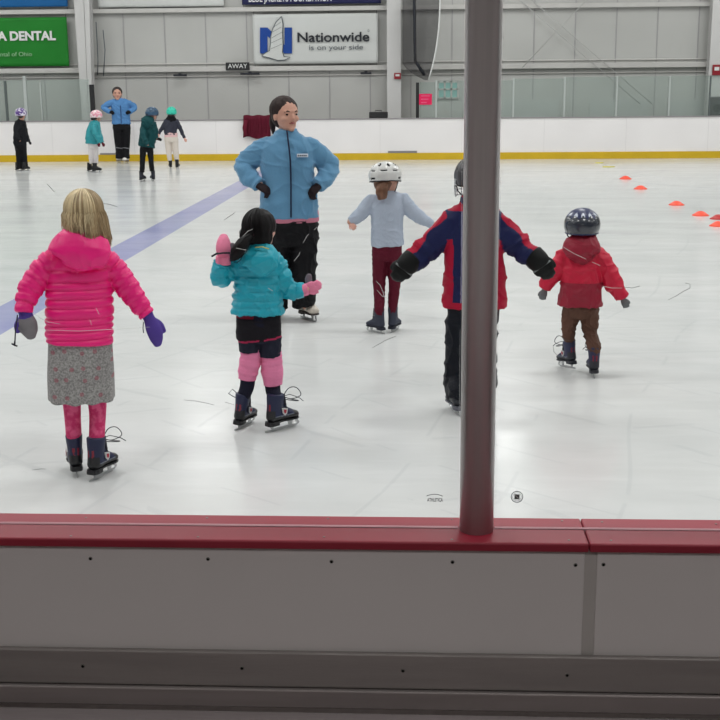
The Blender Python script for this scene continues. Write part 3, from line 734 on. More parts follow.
M_blade = mat('blade_steel', srgb(190, 192, 194), .35, .7); M_lace = mat('lace_dark', srgb(52, 52, 60), .7); M_lacew = mat('lace_light', srgb(205, 205, 205), .7)
M_eye = mat('eye_dark', srgb(38, 28, 26), .2); M_lip = mat('lips', srgb(165, 85, 85), .45); M_brow = mat('brow', srgb(52, 40, 36), .8)

def face_frame(c, yaw, pitch=0, roll=0):
    """local +Y = facing direction, yaw measured from 'away from the camera', positive to the left"""
    return Matrix.Translation(c) @ Matrix.Rotation(yaw, 4, 'Z') @ Matrix.Rotation(pitch, 4, 'X') @ Matrix.Rotation(roll, 4, 'Y')
def head(B, M, r):
    """head of half height r centred at M; face towards +Y"""
    R3 = M.to_3x3()
    def P(x, y, z): return M @ Vector((x*r, y*r, z*r))
    B.ell(P(0, -.10, .22), (.74*r, .86*r, .78*r), R3)           # cranium
    B.ell(P(0, .12, -.12), (.62*r, .66*r, .72*r), R3)           # face
    B.ell(P(0, .30, -.56), (.44*r, .44*r, .40*r), R3)           # jaw
    B.ell(P(0, .62, -.80), (.20*r, .16*r, .16*r), R3, 12, 8)    # chin
    B.tube([tuple(P(0, .72, .10))+(.06*r, .06*r), tuple(P(0, .83, -.12))+(.08*r, .08*r), tuple(P(0, .87, -.22))+(.10*r, .08*r), tuple(P(0, .74, -.29))+(.10*r, .06*r)], step=.006, n=12)
    B.tube([tuple(P(-.36, .62, .18))+(.12*r, .10*r), tuple(P(0, .70, .20))+(.12*r, .10*r), tuple(P(.36, .62, .18))+(.12*r, .10*r)], step=.006, n=12)
    for s in (-1, 1):
        B.ell(P(s*.36, .50, -.22), (.22*r, .22*r, .18*r), R3, 12, 8)
        B.ell(P(s*.70, -.06, -.08), (.07*r, .17*r, .24*r), R3, 12, 8)
def face_bits(M, r, parent, shut=False):
    R3 = M.to_3x3()
    def P(x, y, z): return M @ Vector((x*r, y*r, z*r))
    for s in (-1, 1):
        b = MB(); pts = [P(s*(.30+.11*math.cos(a)), .715-.04*abs(math.cos(a)), .02+.05*math.sin(a)) for a in np.linspace(0, 2*math.pi, 13)[:-1]]
        b.add([tuple(p) for p in pts]+[tuple(P(s*.30, .74, .02))], [(i, (i+1) % 12, 12) for i in range(12)]); b.build('eye', M_eye, parent, smooth=True)
        b = MB(); b.tube([P(s*.16, .76, .17), P(s*.30, .745, .22), P(s*.46, .64, .16)], [.03*r, .04*r, .02*r], 6); b.build('eyebrow', M_brow, parent, smooth=True)
    b = MB(); b.tube([P(-.2, .70, -.50), P(-.08, .765, -.46), P(0, .775, -.48), P(.08, .765, -.46), P(.2, .70, -.50)], [.015*r, .035*r, .04*r, .035*r, .015*r], 8); b.build('lips', M_lip, parent, smooth=True)
def hand(B, M, L, curl=.5, spread=.12, thumb=1, fat=1.0):
    """five-fingered hand of length L; wrist at origin, fingers towards +Y, palm faces -Z, thumb on side 'thumb' of x"""
    def P(x, y, z): return M @ Vector((x*L, y*L, z*L))
    def rw(p, a, b=None): return tuple(p)+(a*L*fat, (b or a)*L*fat)
    sd = M.to_3x3() @ Vector((1, 0, 0))
    B.tube([rw(P(0, -.06, 0), .15, .12), rw(P(0, .12, 0), .19, .11), rw(P(0, .34, 0), .22, .11), rw(P(0, .46, -.01), .21, .09)], step=.006, n=18, side=sd)
    for i, (x, ln) in enumerate(((-.165, .40), (-.055, .47), (.055, .44), (.16, .34))):
        x *= -thumb; a = 0; p = Vector((x, .46, 0)); pts = [Vector((x*.9, .36, 0)), p]; ang = math.radians(8)
        for q in range(3):
            ang += curl*(.75 if q else .55)*1.1; seg = ln*(.42, .32, .26)[q]
            p = p+Vector((x*spread*(1.4-.4*q), math.cos(ang)*seg, -math.sin(ang)*seg)); pts.append(p.copy())
        rr = [.062, .066, .058, .053, .045]
        B.tube([rw(P(*pt), rr[j]) for j, pt in enumerate(pts)], step=.005, n=12)
    t = thumb
    B.tube([rw(P(t*.10, .08, -.02), .085), rw(P(t*.25, .22, -.06), .075), rw(P(t*.33, .38, -.10), .066), rw(P(t*.34, .52, -.13), .055)], step=.005, n=12)
def aim(p, d, up=(0, 0, 1)):
    """matrix at p with +Y along d"""
    y = Vector(d).normalized(); u = Vector(up); x = y.cross(u)
    if x.length < 1e-4: x = y.cross(Vector((0, 1, 0)))
    x.normalize(); z = x.cross(y)
    return Matrix(((x.x, y.x, z.x, p[0]), (x.y, y.y, z.y, p[1]), (x.z, y.z, z.z, p[2]), (0, 0, 0, 1)))
def hand_obj(per, name, x, y, d, dx, dy, dd, L, m, thumb=1, curl=.5, fat=1.0, voxel=.004, up=(0, -1, 0), parent=None, spread=.12):
    """hand/glove: wrist at pixel x,y; fingertips towards pixel x+dx,y+dy"""
    p = per.J(x, y, d); q = per.J(x+dx, y+dy, d+dd); M = aim(p, q-p, up)
    B = Body(); hand(B, M, L, curl, spread, thumb, fat); return B.build(name, m, parent or per.root, voxel, 1), M
def mitten(per, x, y, d, dx, dy, dd, L, m, thumb=1, up=(0, -1, 0), w=.27, name='mitten', curl=.25, disp=None, matfn=None):
    p = per.J(x, y, d); q = per.J(x+dx, y+dy, d+dd); M = aim(p, q-p, up); sd = M.to_3x3() @ Vector((1, 0, 0))
    def rw(X, Y, Z, a, b): return tuple(M @ Vector((X*L, Y*L, Z*L)))+(a*L, b*L)
    B = Body()
    B.tube([rw(0, -.10, 0, w*.80, w*.66), rw(0, .1, 0, w*.78, w*.6), rw(0, .4, -.01, w*1.05, w*.66), rw(0, .72, -.05-curl*.2, w*.95, w*.55), rw(0, .92, -.10-curl*.5, w*.6, w*.4)], 'hand', side=sd, step=.006)
    B.tube([rw(thumb*w*.5, .16, -.02, w*.36, w*.36), rw(thumb*w*1.15, .38, -.06, w*.38, w*.36), rw(thumb*w*1.3, .62, -.1, w*.32, w*.3)], 'thumb', step=.006)
    return B.build(name, m, per.root, .0045, 2, disp, matfn), M
# ---- skates
def skate(per, pos, yaw, L, mats, lace=M_lace, roll=0, pitch=0, height=None, hockey=False, emblem=True, bow=1, simple=False, lift=0, voxel=.005):
    """pos: local ground point below the foot's middle; yaw 0 = toe away from the camera, positive to the left"""
    M = Matrix.Translation(Vector((pos[0], pos[1], lift))) @ Matrix.Rotation(yaw, 4, 'Z') @ Matrix.Rotation(roll, 4, 'Y') @ Matrix.Rotation(pitch, 4, 'X')
    H = height or .62*L; zs = .235*L
    def P(x, y, z): return M @ Vector((x*L, y*L, z*L))
    def rw(x, y, z, a, b): return tuple(P(x, y, z))+(a*L, b*L)
    sx = M.to_3x3() @ Vector((1, 0, 0)); zz = .235; hz = H/L
    B = Body()
    B.tube([rw(0, -.17, zz+hz, .195, .235), rw(0, -.185, zz+hz*.8, .185, .225), rw(0, -.21, zz+hz*.5, .165, .21), rw(0, -.22, zz+.2, .165, .225), rw(0, -.22, zz+.10, .16, .235)], 'shaft', side=sx, cap=(0, .4), step=.008)
    B.tube([rw(0, -.34, zz+.11, .15, .13), rw(0, -.1, zz+.17, .165, .17), rw(0, .12, zz+.15, .175, .15), rw(0, .32, zz+.10, .175, .105), rw(0, .42, zz+.085, .145, .085)], 'foot', side=sx, cap=(.6, .7), step=.008)
    B.tube([rw(0, -.02, zz+hz*.93, .09, .06), rw(0, -.02, zz+hz*.6, .10, .06), rw(0, .06, zz+.30, .10, .06), rw(0, .2, zz+.22, .09, .05)], 'tongue', side=sx, step=.008)
    main, trim = mats[0], mats[1]
    Mi = M.inverted()
    def mf(c, nm, a, nn):
        q = Mi @ Vector(c); x, y, z = q/L
        if len(mats) < 3: return 0
        if z < zz+.13 or y > .26 or (y < -.30 and z < zz+.30): return 1
        if len(mats) > 3 and y < -.25 and zz+.28 < z < zz+.46 and (.03 < abs(x) < .075): return 3
        return 2 if (abs(z-(zz+.135)) < .02) else 0
    sk = B.build('skate', list(mats), per.root, voxel, 2, None, mf)
    out = []
    for yv, w in ((-.47, .08), (-.44, .125), (-.34, .155), (-.2, .15), (0, .14), (.2, .18), (.36, .185), (.46, .14), (.50, .05)): out.append((w, yv))
    out = [(a*.9, b*.97) for a, b in out]; ol = [(a*L, b*L) for a, b in out]+[(-a*L, b*L) for a, b in out[::-1]]
    b = MB(); b.prism(ol, M @ Matrix.Translation((0, 0, (zz-.02)*L)), .045*L)
    hl = [(a*L, y_*L) for a, y_ in ((.08, -.465), (.12, -.43), (.145, -.34), (.13, -.16), (-.13, -.16), (-.145, -.34), (-.12, -.43), (-.08, -.465))]
    b.prism(hl, M @ Matrix.Translation((0, 0, (zz-.085)*L)), .07*L)
    b.build('sole', trim if len(mats) > 1 else main, sk, bevel=.002)
    # blade: runner with rocker, two stanchions
    t = .0022 if not simple else .004
    Mx = M @ Matrix(((0, 0, 1, -t), (1, 0, 0, 0), (0, 1, 0, 0), (0, 0, 0, 1)))
    b = MB()
    bot = [(y_, .006*((y_-.0)/.5)**2*2+(.05*max(0, (y_-.44))/.1 if y_ > .44 else 0)) for y_ in np.linspace(-.52, .54, 14)]
    top = [(y_, .055+(.02 if -.3 < y_ < .35 else 0)+(.07*max(0, y_-.42)/.12)) for y_ in np.linspace(.54, -.52, 14)]
    b.prism([(p_*L, q_*L) for p_, q_ in bot]+[(p_*L, q_*L) for p_, q_ in top], Mx, 2*t)
    for y0, w0, zt in ((-.30, .07, zz-.08), (.26, .10, zz-.015)):
        b.prism([((y0-w0*.45)*L, .06*L), ((y0+w0*.45)*L, .06*L), ((y0+w0)*L, zt*L), ((y0-w0)*L, zt*L)], Mx, 2*t)
    b.prism([(.44*L, .10*L), (.52*L, .09*L), (.50*L, (zz-.03)*L), (.40*L, (zz-.03)*L)], Mx, 2*t) if not simple else None
    b.build('blade', M_blade, sk)
    if not simple:
        b = MB(); n_ = 5
        fr = [(-.0+.10*math.sin(i*.0), 0) for i in range(3)]
        for i in range(n_):
            z0 = zz+.28+(hz-.36)*i/(n_-1); y0 = .085-.055*i/(n_-1)
            s = 1 if i % 2 else -1
            b.tube([P(-.11*s, y0-.03, z0), P(0, y0+.02, z0+.02), P(.11*s, y0-.03, z0+.045)], .006*L/.22, 6)
            b.tube([P(.11*s, y0-.03, z0), P(0, y0+.02, z0+.02), P(-.11*s, y0-.03, z0+.045)], .006*L/.22, 6)
        b.build('lacing', lace, sk)
        if bow:
            b = MB(); z0 = zz+hz*.86
            for s, l1 in ((1, .34), (-.55, .25)):
                cp = catmull([tuple(P(*q)) for q in ((.02*bow, .03, z0), (.10*bow, .06+l1*.3*s, z0+.04+.16*s), (.20*bow, .05+l1*.8, z0+.20*s), (.30*bow, .06+l1*.9, z0+.08*s-.05), (.16*bow, .06+l1*.4, z0-.06), (.03*bow, .03, z0))], 26); b.tube([Vector(q) for q in cp], .0105*L, 6)
            b.tube([P(.02*bow, .03, z0), P(.12*bow, .16, z0+.05), P(.30*bow, .3, z0-.02), P(.40*bow, .36, z0-.10)], .009*L, 6)
            b.build('lace_bow', lace, sk, smooth=True)
        if emblem:
            for s in (1, -1):
                b = MB(); ol = [(-.085, .09), (.085, .05), (.06, -.07), (.0, -.11), (-.06, -.05)]
                Me = M @ Matrix.Translation((s*.185*L, -.04*L, (zz+.26)*L)) @ Matrix.Rotation(math.pi/2*s, 4, 'Z') @ Matrix.Rotation(math.pi/2, 4, 'X')
                b.prism([(p_*L, q_*L) for p_, q_ in ol], Me @ Matrix.Translation((0, 0, -.03*L)), .03*L); e = b.build('emblem', M_lacew, sk)
                b = MB(); b.prism([(p_*L*.55, q_*L*.55) for p_, q_ in ol], Me, .0015); b.build('emblem_centre', mat_red, e)
    return sk, M, zs+H
mat_red = mat('emblem_red', srgb(170, 60, 75), .6)
NAVY = mat('boot_navy', srgb(22, 30, 66), .5, bump=.1, bscale=30); BLK = mat('boot_black', srgb(20, 21, 25), .4); PIPE = mat('boot_piping', srgb(110, 116, 130), .5); RED_ = mat('boot_red', srgb(130, 28, 48), .5)
RENTAL = [NAVY, BLK, PIPE, RED_]
def slots(az, el):
    """bike-style vent slots: az, el in degrees"""
    d = abs((az+90+24) % 48-24)
    if 17 < el < 24: return 1 if d < 13-abs(el-20.5) else 0
    d2 = abs((az+90) % 48-24)
    if 40 < el < 58: return 1 if d2 < 9-abs(el-49)*.45 else 0
    if -14 < el < -8: return 1 if abs((az+90+60) % 120-60) < 11 else 0
    return 0
def helmet(per, M, r, m, vent_m, vents=True, squash=.86, name='helmet', strap=True, pattern=None, drop=.0, low=112):
    """shell around a head of half height r"""
    def P(x, y, z): return M @ Vector((x*r, y*r, z*r))
    nu, nv = 100, 44; vs = []; fs = []; mi = []
    for j in range(nv+1):
        th = math.radians(1.5+(low-1.5)*j/nv)
        for i in range(nu):
            ph = 2*math.pi*i/nu; el = 90-math.degrees(th); az = (math.degrees(ph)+180) % 360-180
            q = 1.0
            if vents:
                q += .022*math.cos(math.radians(az)*11.25)*max(0, math.sin(th))**2
                if slots(az, el): q -= .07
            if j == nv: q += .015
            x, y, z = math.sin(th)*math.cos(ph)*q, math.sin(th)*math.sin(ph)*q, math.cos(th)*q
            vs.append(P(x*.95, y*1.14-.05, z*squash*1.1+.20-drop))
    for j in range(nv):
        for i in range(nu):
            a = j*nu+i; fs.append((a, a+nu, (j+1)*nu+(i+1) % nu, j*nu+(i+1) % nu))
            th = math.radians(1.5+(low-1.5)*(j+.5)/nv); ph = 2*math.pi*(i+.5)/nu; el = 90-math.degrees(th); az = (math.degrees(ph)+180) % 360-180
            v = slots(az, el) if vents else 0
            if pattern: v = pattern(math.sin(th)*math.cos(ph), math.sin(th)*math.sin(ph), math.cos(th)) or v
            mi.append(v)
    vs.append(P(0, -.05, squash*1.1+.20-drop)); nt_ = len(vs)-1
    for i in range(nu): fs.append((nt_, i, (i+1) % nu)); mi.append(pattern(0, 0, 1) if pattern else 0)
    b = MB(); b.add(vs, fs); b.mi = mi
    mats = [m]+(vent_m if isinstance(vent_m, list) else [vent_m])
    hm = b.build(name, mats, per.root, smooth=True)
    s = hm.modifiers.new('s', 'SOLIDIFY'); s.thickness = .09*r; s.offset = -1
    b = MB(); ring = [Vector(v) for v in vs[nv*nu:nv*nu+nu]]; b.tube(ring+[ring[0]], .035*r, 6); b.build('rim', mats[1], hm, smooth=True)
    if strap:
        b = MB()
        for s_ in (-1, 1):
            b.tube([P(s_*.86, .25, -.15), P(s_*.72, .25, -.55), P(s_*.3, .35, -.98)], .035*r, 5)
        b.build('strap', BLK, hm, smooth=True)
    return hm
def strands(name, M, r, m, parent, n, z_end, phis, lean=0, rad=.0022, z_jit=.04, base=1.02, spread=0, seed=1, wave=.006):
    """hair falling from the crown: angles phis (rad, 0 = right, pi/2 = face, -pi/2 = back of head)"""
    rn = random.Random(seed); b = MB(); c = M.translation
    for i in range(n):
        ph = rn.uniform(*phis); lay = base+rn.uniform(-.03, .07); pts = []; ph0 = ph*.5+(-math.pi/2)*.5
        for j in range(9):                               # over the skull
            th = math.radians(4+86*j/8); f = j/8; a = ph0*(1-f)+ph*f if th < .8 else ph
            a = ph
            p = Vector((math.sin(th)*math.cos(a)*.80*lay*r, (math.sin(th)*math.sin(a)*.92*lay-.10)*r, (math.cos(th)*.84*lay+.20)*r)); pts.append(M @ p)
        e = pts[-1]; ze = z_end+rn.uniform(-z_jit, z_jit); w1 = rn.uniform(-1, 1); out = Vector((e.x-c.x, e.y-c.y, 0)).normalized()
        for j in range(1, 9):
            f = j/8; q = Vector((e.x, e.y, e.z*(1-f)+ze*f))+out*(.008*math.sin(f*2.6)+spread*f*f*.3)+Vector((w1*wave*math.sin(f*5+w1*3)+lean*f, 0, 0)); pts.append(q)
        rs = [rad*(.5+.6*math.sin(math.pi*min(1, (k+1)/10))) if k < 10 else rad*(1-.75*(k-9)/8) for k in range(len(pts))]
        b.tube(pts, rs, 4)
    return b.build(name, m, parent, smooth=True)
def hair_cap(per, M, r, m, back=.10, up=.10, low=-.45, name='hair', grow=1.07, ext=None, seed=0):
    B = Body(); R3 = M.to_3x3()
    def P(x, y, z): return M @ Vector((x*r, y*r, z*r))
    B.ell(P(0, -.10-back, .22+up), (.78*r*grow, .84*r*grow, .78*r*grow), R3)
    B.ell(P(0, -.30, low*.5), (.68*r*grow, .56*r*grow, .62*r*grow), R3)
    if ext: ext(B, P)
    def dp(v, nm, a, nn): return .004*ns(v, (60, 60, 8), seed)
    return B.build(name, m, per.root, .006, 3, dp)
def arm(B, per, pts, name='arm', cap=(1, 0)): B.tube(per.rows(pts), name, side=(0, 1, 0), cap=cap)
def torso(B, per, pts, name='torso', cap=(1, 0), sq=2.4): B.tube(per.rows(pts), name, side=(1, 0, 0), cap=cap, sq=sq, n=36)
def hood(B, per, pts, name='hood'): B.tube(per.rows(pts), name, side=(1, 0, 0), cap=(.8, .8))

# ================= girl in the pink jacket
def pink_girl():
    p = Person(87, 476, 'girl with long blond hair in a pink quilted jacket and grey skirt')
    k = p.k
    lk, LM, lh = skate(p, p.lp(75.5, 472), .10, .205, RENTAL, bow=0, height=.150)
    rk, RM, rh = skate(p, p.lp(103, 475.5), -.62, .215, RENTAL, bow=1, height=.150)
    la = LM @ Vector((0, -.035, lh-.03)); ra = RM @ Vector((0, -.035, rh-.03))
    M = face_frame(p.J(84, 213.5, .0), -.05); r = 20*k
    B = Body(); head(B, M, r)
    B.tube(p.rows([(84, 226, 6, 6), (83, 240, 7, 7), (82, 256, 24, 13), (81, 300, 26, 14), (80, 350, 26, 16)]), side=(1, 0, 0))
    B.tube([(la.x, la.y, la.z-.06, .03, .03), (la.x, la.y, la.z, .036, .04)]+p.rows([(72.5, 415, 8.2, 9, .0), (71.5, 395, 9.5, 10), (70, 350, 12, 13)]), 'leg', side=(1, 0, 0), step=.01)
    B.tube([(ra.x, ra.y, ra.z-.06, .03, .03), (ra.x, ra.y, ra.z, .036, .04)]+p.rows([(97.5, 418, 8.2, 9), (97, 398, 9.5, 10), (93, 350, 12, 13)]), 'leg', side=(1, 0, 0), step=.01)
    B.tube(p.rows([(46, 262, 7, 7), (31, 289, 6, 6), (27, 316, 4.5, 4.5, -.05)]), 'arm'); B.tube(p.rows([(112, 262, 7, 7), (127, 287, 6, 6), (148, 317, 4.5, 4.5, -.05)]), 'arm')
    M_tight = tights('tights_pink', srgb(205, 55, 108), srgb(228, 95, 140))
    B.build('body', [SKIN2, M_tight], p.root, .008, 3, None, lambda c, nm, a, nn: 1 if nm == 'leg' or c[2] < .5 else 0)
    # skirt
    S = Body(); S.tube(p.rows([(80.5, 335, 30.5, 17), (80.5, 350, 31, 19), (81, 375, 31.8, 21), (82, 400, 32, 22.5)]), 'skirt', side=(1, 0, 0), cap=(0, 0), sq=2.3, n=48)
    def sk(v, nm, a, nn): return .007*math.sin(math.atan2(v[1], v[0])*9+2*ns(v, (4, 4, 2)))*min(1, max(0, (.66-v[2])*4))*.6+.003*ns(v, (12, 12, 5))
    S.build('skirt', skirt_mat(), p.root, .006, 3, sk)
    # jacket
    K = Body()
    torso(K, p, [(80, 249, 14, 9), (80, 256, 27, 14), (80, 272, 31, 17), (79.5, 300, 32, 19), (79.5, 330, 32.5, 20), (79.5, 342, 32, 20)], cap=(.5, 0))
    arm(K, p, [(54, 259, 12, 12, 0), (40, 274, 12, 12, 0), (29.5, 291, 11, 11.5, -.02), (24.5, 306, 8.5, 9, -.05), (23.5, 313, 7.6, 8, -.06)], 'arm_left')
    arm(K, p, [(104, 259, 12, 12, 0), (116, 272, 12.5, 12.5, 0), (129, 290, 11, 11.5, -.02), (141, 307, 9, 9.5, -.04), (147, 315, 7.8, 8, -.05)], 'arm_right')
    K.tube(p.rows([(79, 231, 15, 10, -.03), (79, 240, 25, 13, -.05), (79.5, 252, 29, 12, -.09), (78, 260, 24, 9, -.10), (77, 264, 15, 6, -.10)]), 'hood', side=(1, 0, 0), cap=(.8, .9), sq=2.2)
    hot = mat('jacket_pink', srgb(246, 20, 128), .42, bump=.12, bscale=45, vary=.05, vscale=14)
    q = quilt([p.J(80, y_, -.09).z for y_ in (271, 283, 291, 300, 309, 320, 327, 333, 341)], .0075, .0022, .048)
    def dq(v, nm, a, nn):
        if nm == 'hood': return .004*(1-abs(math.sin(9*v[0]/.25+12*ns(v, (5, 5, 5)))))*.9+.003*ns(v, (22, 22, 22))
        return q(v, nm, a, nn)
    jk = K.build('jacket', hot, p.root, .0048, 2, dq)
    b = MB(); z = p.J(80, 347).z
    # hair
    blond = mat('hair_blond', srgb(172, 148, 112), .5, vary=.28, vscale=30, stretch=(1, 1, .12)); blond2 = mat('hair_blond_light', srgb(222, 202, 162), .45, vary=.25, vscale=26, stretch=(1, 1, .1))
    Hb = Body(); R3 = M.to_3x3(); c = M.translation
    Hb.ell(M @ Vector((0, -.14*r, .14*r)), (.90*r, .94*r, .86*r), R3)
    Hb.tube([(c.x, c.y-.03, c.z, .88*r, .70*r), (c.x+.003, c.y-.04, c.z-.5*r, .90*r, .62*r), (c.x+.008, c.y-.05, c.z-.9*r, .90*r, .5*r)], side=(1, 0, 0), cap=(1, .3))
    h = Hb.build('hair', blond, p.root, .006, 3, lambda v, nm, a, nn: .006*ns(v, (70, 70, 5)))
    zl = p.J(84, 228).z; zr = p.J(106, 241).z
    strands('hair_lock', M, r, blond, h, 300, zl, (-math.pi*.98, -math.pi*.5), rad=.0024, base=1.10, seed=3, z_jit=.02)
    strands('hair_lock', M, r, blond2, h, 170, zl, (-math.pi*1.02, -math.pi*.3), rad=.002, base=1.13, seed=4, z_jit=.03)
    strands('hair_lock', M, r, blond, h, 260, (zl+zr)/2, (-math.pi*.5, -math.pi*.15), rad=.0024, base=1.10, seed=5, lean=.006, z_jit=.03)
    strands('hair_lock', M, r, blond, h, 130, zr, (-math.pi*.24, math.pi*.04), rad=.0024, base=1.12, seed=6, lean=.022, z_jit=.025)
    # mittens
    purp = mat('mitten_purple', srgb(82, 62, 148), .6, vary=.1, bump=.1); grey = mat('mitten_grey', srgb(128, 124, 128), .7, vary=.12, vscale=20)
    mt, Mm = mitten(p, 25.5, 313, -.06, 4.5, 21, -.02, .115, [purp, grey], thumb=1, w=.34, matfn=lambda c_, nm, a, nn: 1 if (nn[1] < -.15 and nm == 'hand' and a > .045) else 0)
    b = MB(); P_ = [p.J(x_, y_, -.10) for x_, y_ in ((17.5, 315), (16.5, 322), (15.5, 330), (15, 340), (14.5, 345))]; b.tube(P_, [.003, .003, .003, .003, .005], 6)
    b.tube([p.J(11.5, 343.5, -.1), p.J(15, 345.5, -.1), p.J(17.5, 346, -.1)], .004, 6); b.build('wrist_cord', M_lace, mt, smooth=True)
    mt2, Mm2 = mitten(p, 148, 316, -.05, 13, 29, -.02, .150, [purp, grey], thumb=-1, w=.235, up=(.3, -1, .2))
    b = MB(); b.tube([p.J(143.5, 322, -.1), p.J(143, 328, -.1), p.J(143.5, 333, -.1)], .0022, 6); b.build('wrist_cord', M_lace, mt2)
def tights(name, c1, c2):
    m = mat(name, c1, .7, bump=.1, bscale=50); nt = m.node_tree; b = nt.nodes['Principled BSDF']
    tc = N(nt, 'ShaderNodeTexCoord'); v = N(nt, 'ShaderNodeTexNoise'); v.inputs['Scale'].default_value = 28; nt.links.new(tc.outputs['Object'], v.inputs['Vector'])
    r = N(nt, 'ShaderNodeValToRGB'); e = r.color_ramp.elements; e[0].position = .45; e[0].color = c1; e[1].position = .6; e[1].color = c2
    nt.links.new(v.outputs[0], r.inputs[0]); nt.links.new(r.outputs[0], b.inputs['Base Color']); return m
def skirt_mat():
    m = mat('skirt_grey', srgb(132, 130, 130), .85, bump=.2, bscale=90); nt = m.node_tree; b = nt.nodes['Principled BSDF']; L = nt.links.new
    tc = N(nt, 'ShaderNodeTexCoord'); mp = N(nt, 'ShaderNodeMapping'); mp.inputs['Scale'].default_value = (1, .3, 1); L(tc.outputs['Object'], mp.inputs[0])
    v = N(nt, 'ShaderNodeTexVoronoi'); v.voronoi_dimensions = '2D'; v.inputs['Scale'].default_value = 15; v.inputs['Randomness'].default_value = .45; sx_ = N(nt, 'ShaderNodeSeparateXYZ'); cx_ = N(nt, 'ShaderNodeCombineXYZ'); L(tc.outputs['Object'], sx_.inputs[0]); L(sx_.outputs[0], cx_.inputs[0]); L(sx_.outputs[2], cx_.inputs[1]); L(cx_.outputs[0], v.inputs['Vector'])
    lt = N(nt, 'ShaderNodeMath', operation='LESS_THAN'); lt.inputs[1].default_value = .15; L(v.outputs['Distance'], lt.inputs[0])
    n = N(nt, 'ShaderNodeTexNoise'); n.inputs['Scale'].default_value = 120; n.inputs['Detail'].default_value = 2; L(tc.outputs['Object'], n.inputs['Vector'])
    r = N(nt, 'ShaderNodeValToRGB'); e = r.color_ramp.elements; e[0].position = .35; e[0].color = srgb(128, 126, 126); e[1].position = .65; e[1].color = srgb(172, 170, 168); L(n.outputs[0], r.inputs[0])
    mx = N(nt, 'ShaderNodeMix', data_type='RGBA'); mu = N(nt, 'ShaderNodeMath', operation='MULTIPLY'); mu.inputs[1].default_value = .5; L(lt.outputs[0], mu.inputs[0]); L(mu.outputs[0], mx.inputs[0]); L(r.outputs[0], mx.inputs[6]); mx.inputs[7].default_value = srgb(165, 60, 85)
    L(mx.outputs[2], b.inputs['Base Color']); return m
pink_girl()
# ================= girl in the teal jacket
TEAL = mat('jacket_teal', srgb(18, 168, 190), .42, bump=.12, bscale=45, vary=.05, vscale=12)
def ank(LM, lh, r, dz=-.03):
    a = LM @ Vector((0, -.04, lh+dz)); return (a.x, a.y, a.z, r, r*1.1)
def bootlegs(B, p, LM, RM, lh, rh, lrows, rrows, nm='leg', thin=False):
    if thin:
        for MM, hh, rows in ((LM, lh, lrows), (RM, rh, rrows)): B.tube([ank(MM, hh, .016, -.08), ank(MM, hh, .018, -.03)]+p.rows([(q[0], q[1], q[2]*.6, q[3]*.6) for q in rows]), nm, side=(1, 0, 0), step=.01)
        return
    la = LM @ Vector((0, -.035, lh-.03)); ra = RM @ Vector((0, -.035, rh-.03))
    B.tube([(la.x, la.y, la.z-.06, .03, .034), (la.x, la.y, la.z, .034, .038)]+p.rows(lrows), nm, side=(1, 0, 0), step=.01)
    B.tube([(ra.x, ra.y, ra.z-.06, .03, .034), (ra.x, ra.y, ra.z, .034, .038)]+p.rows(rrows), nm, side=(1, 0, 0), step=.01)
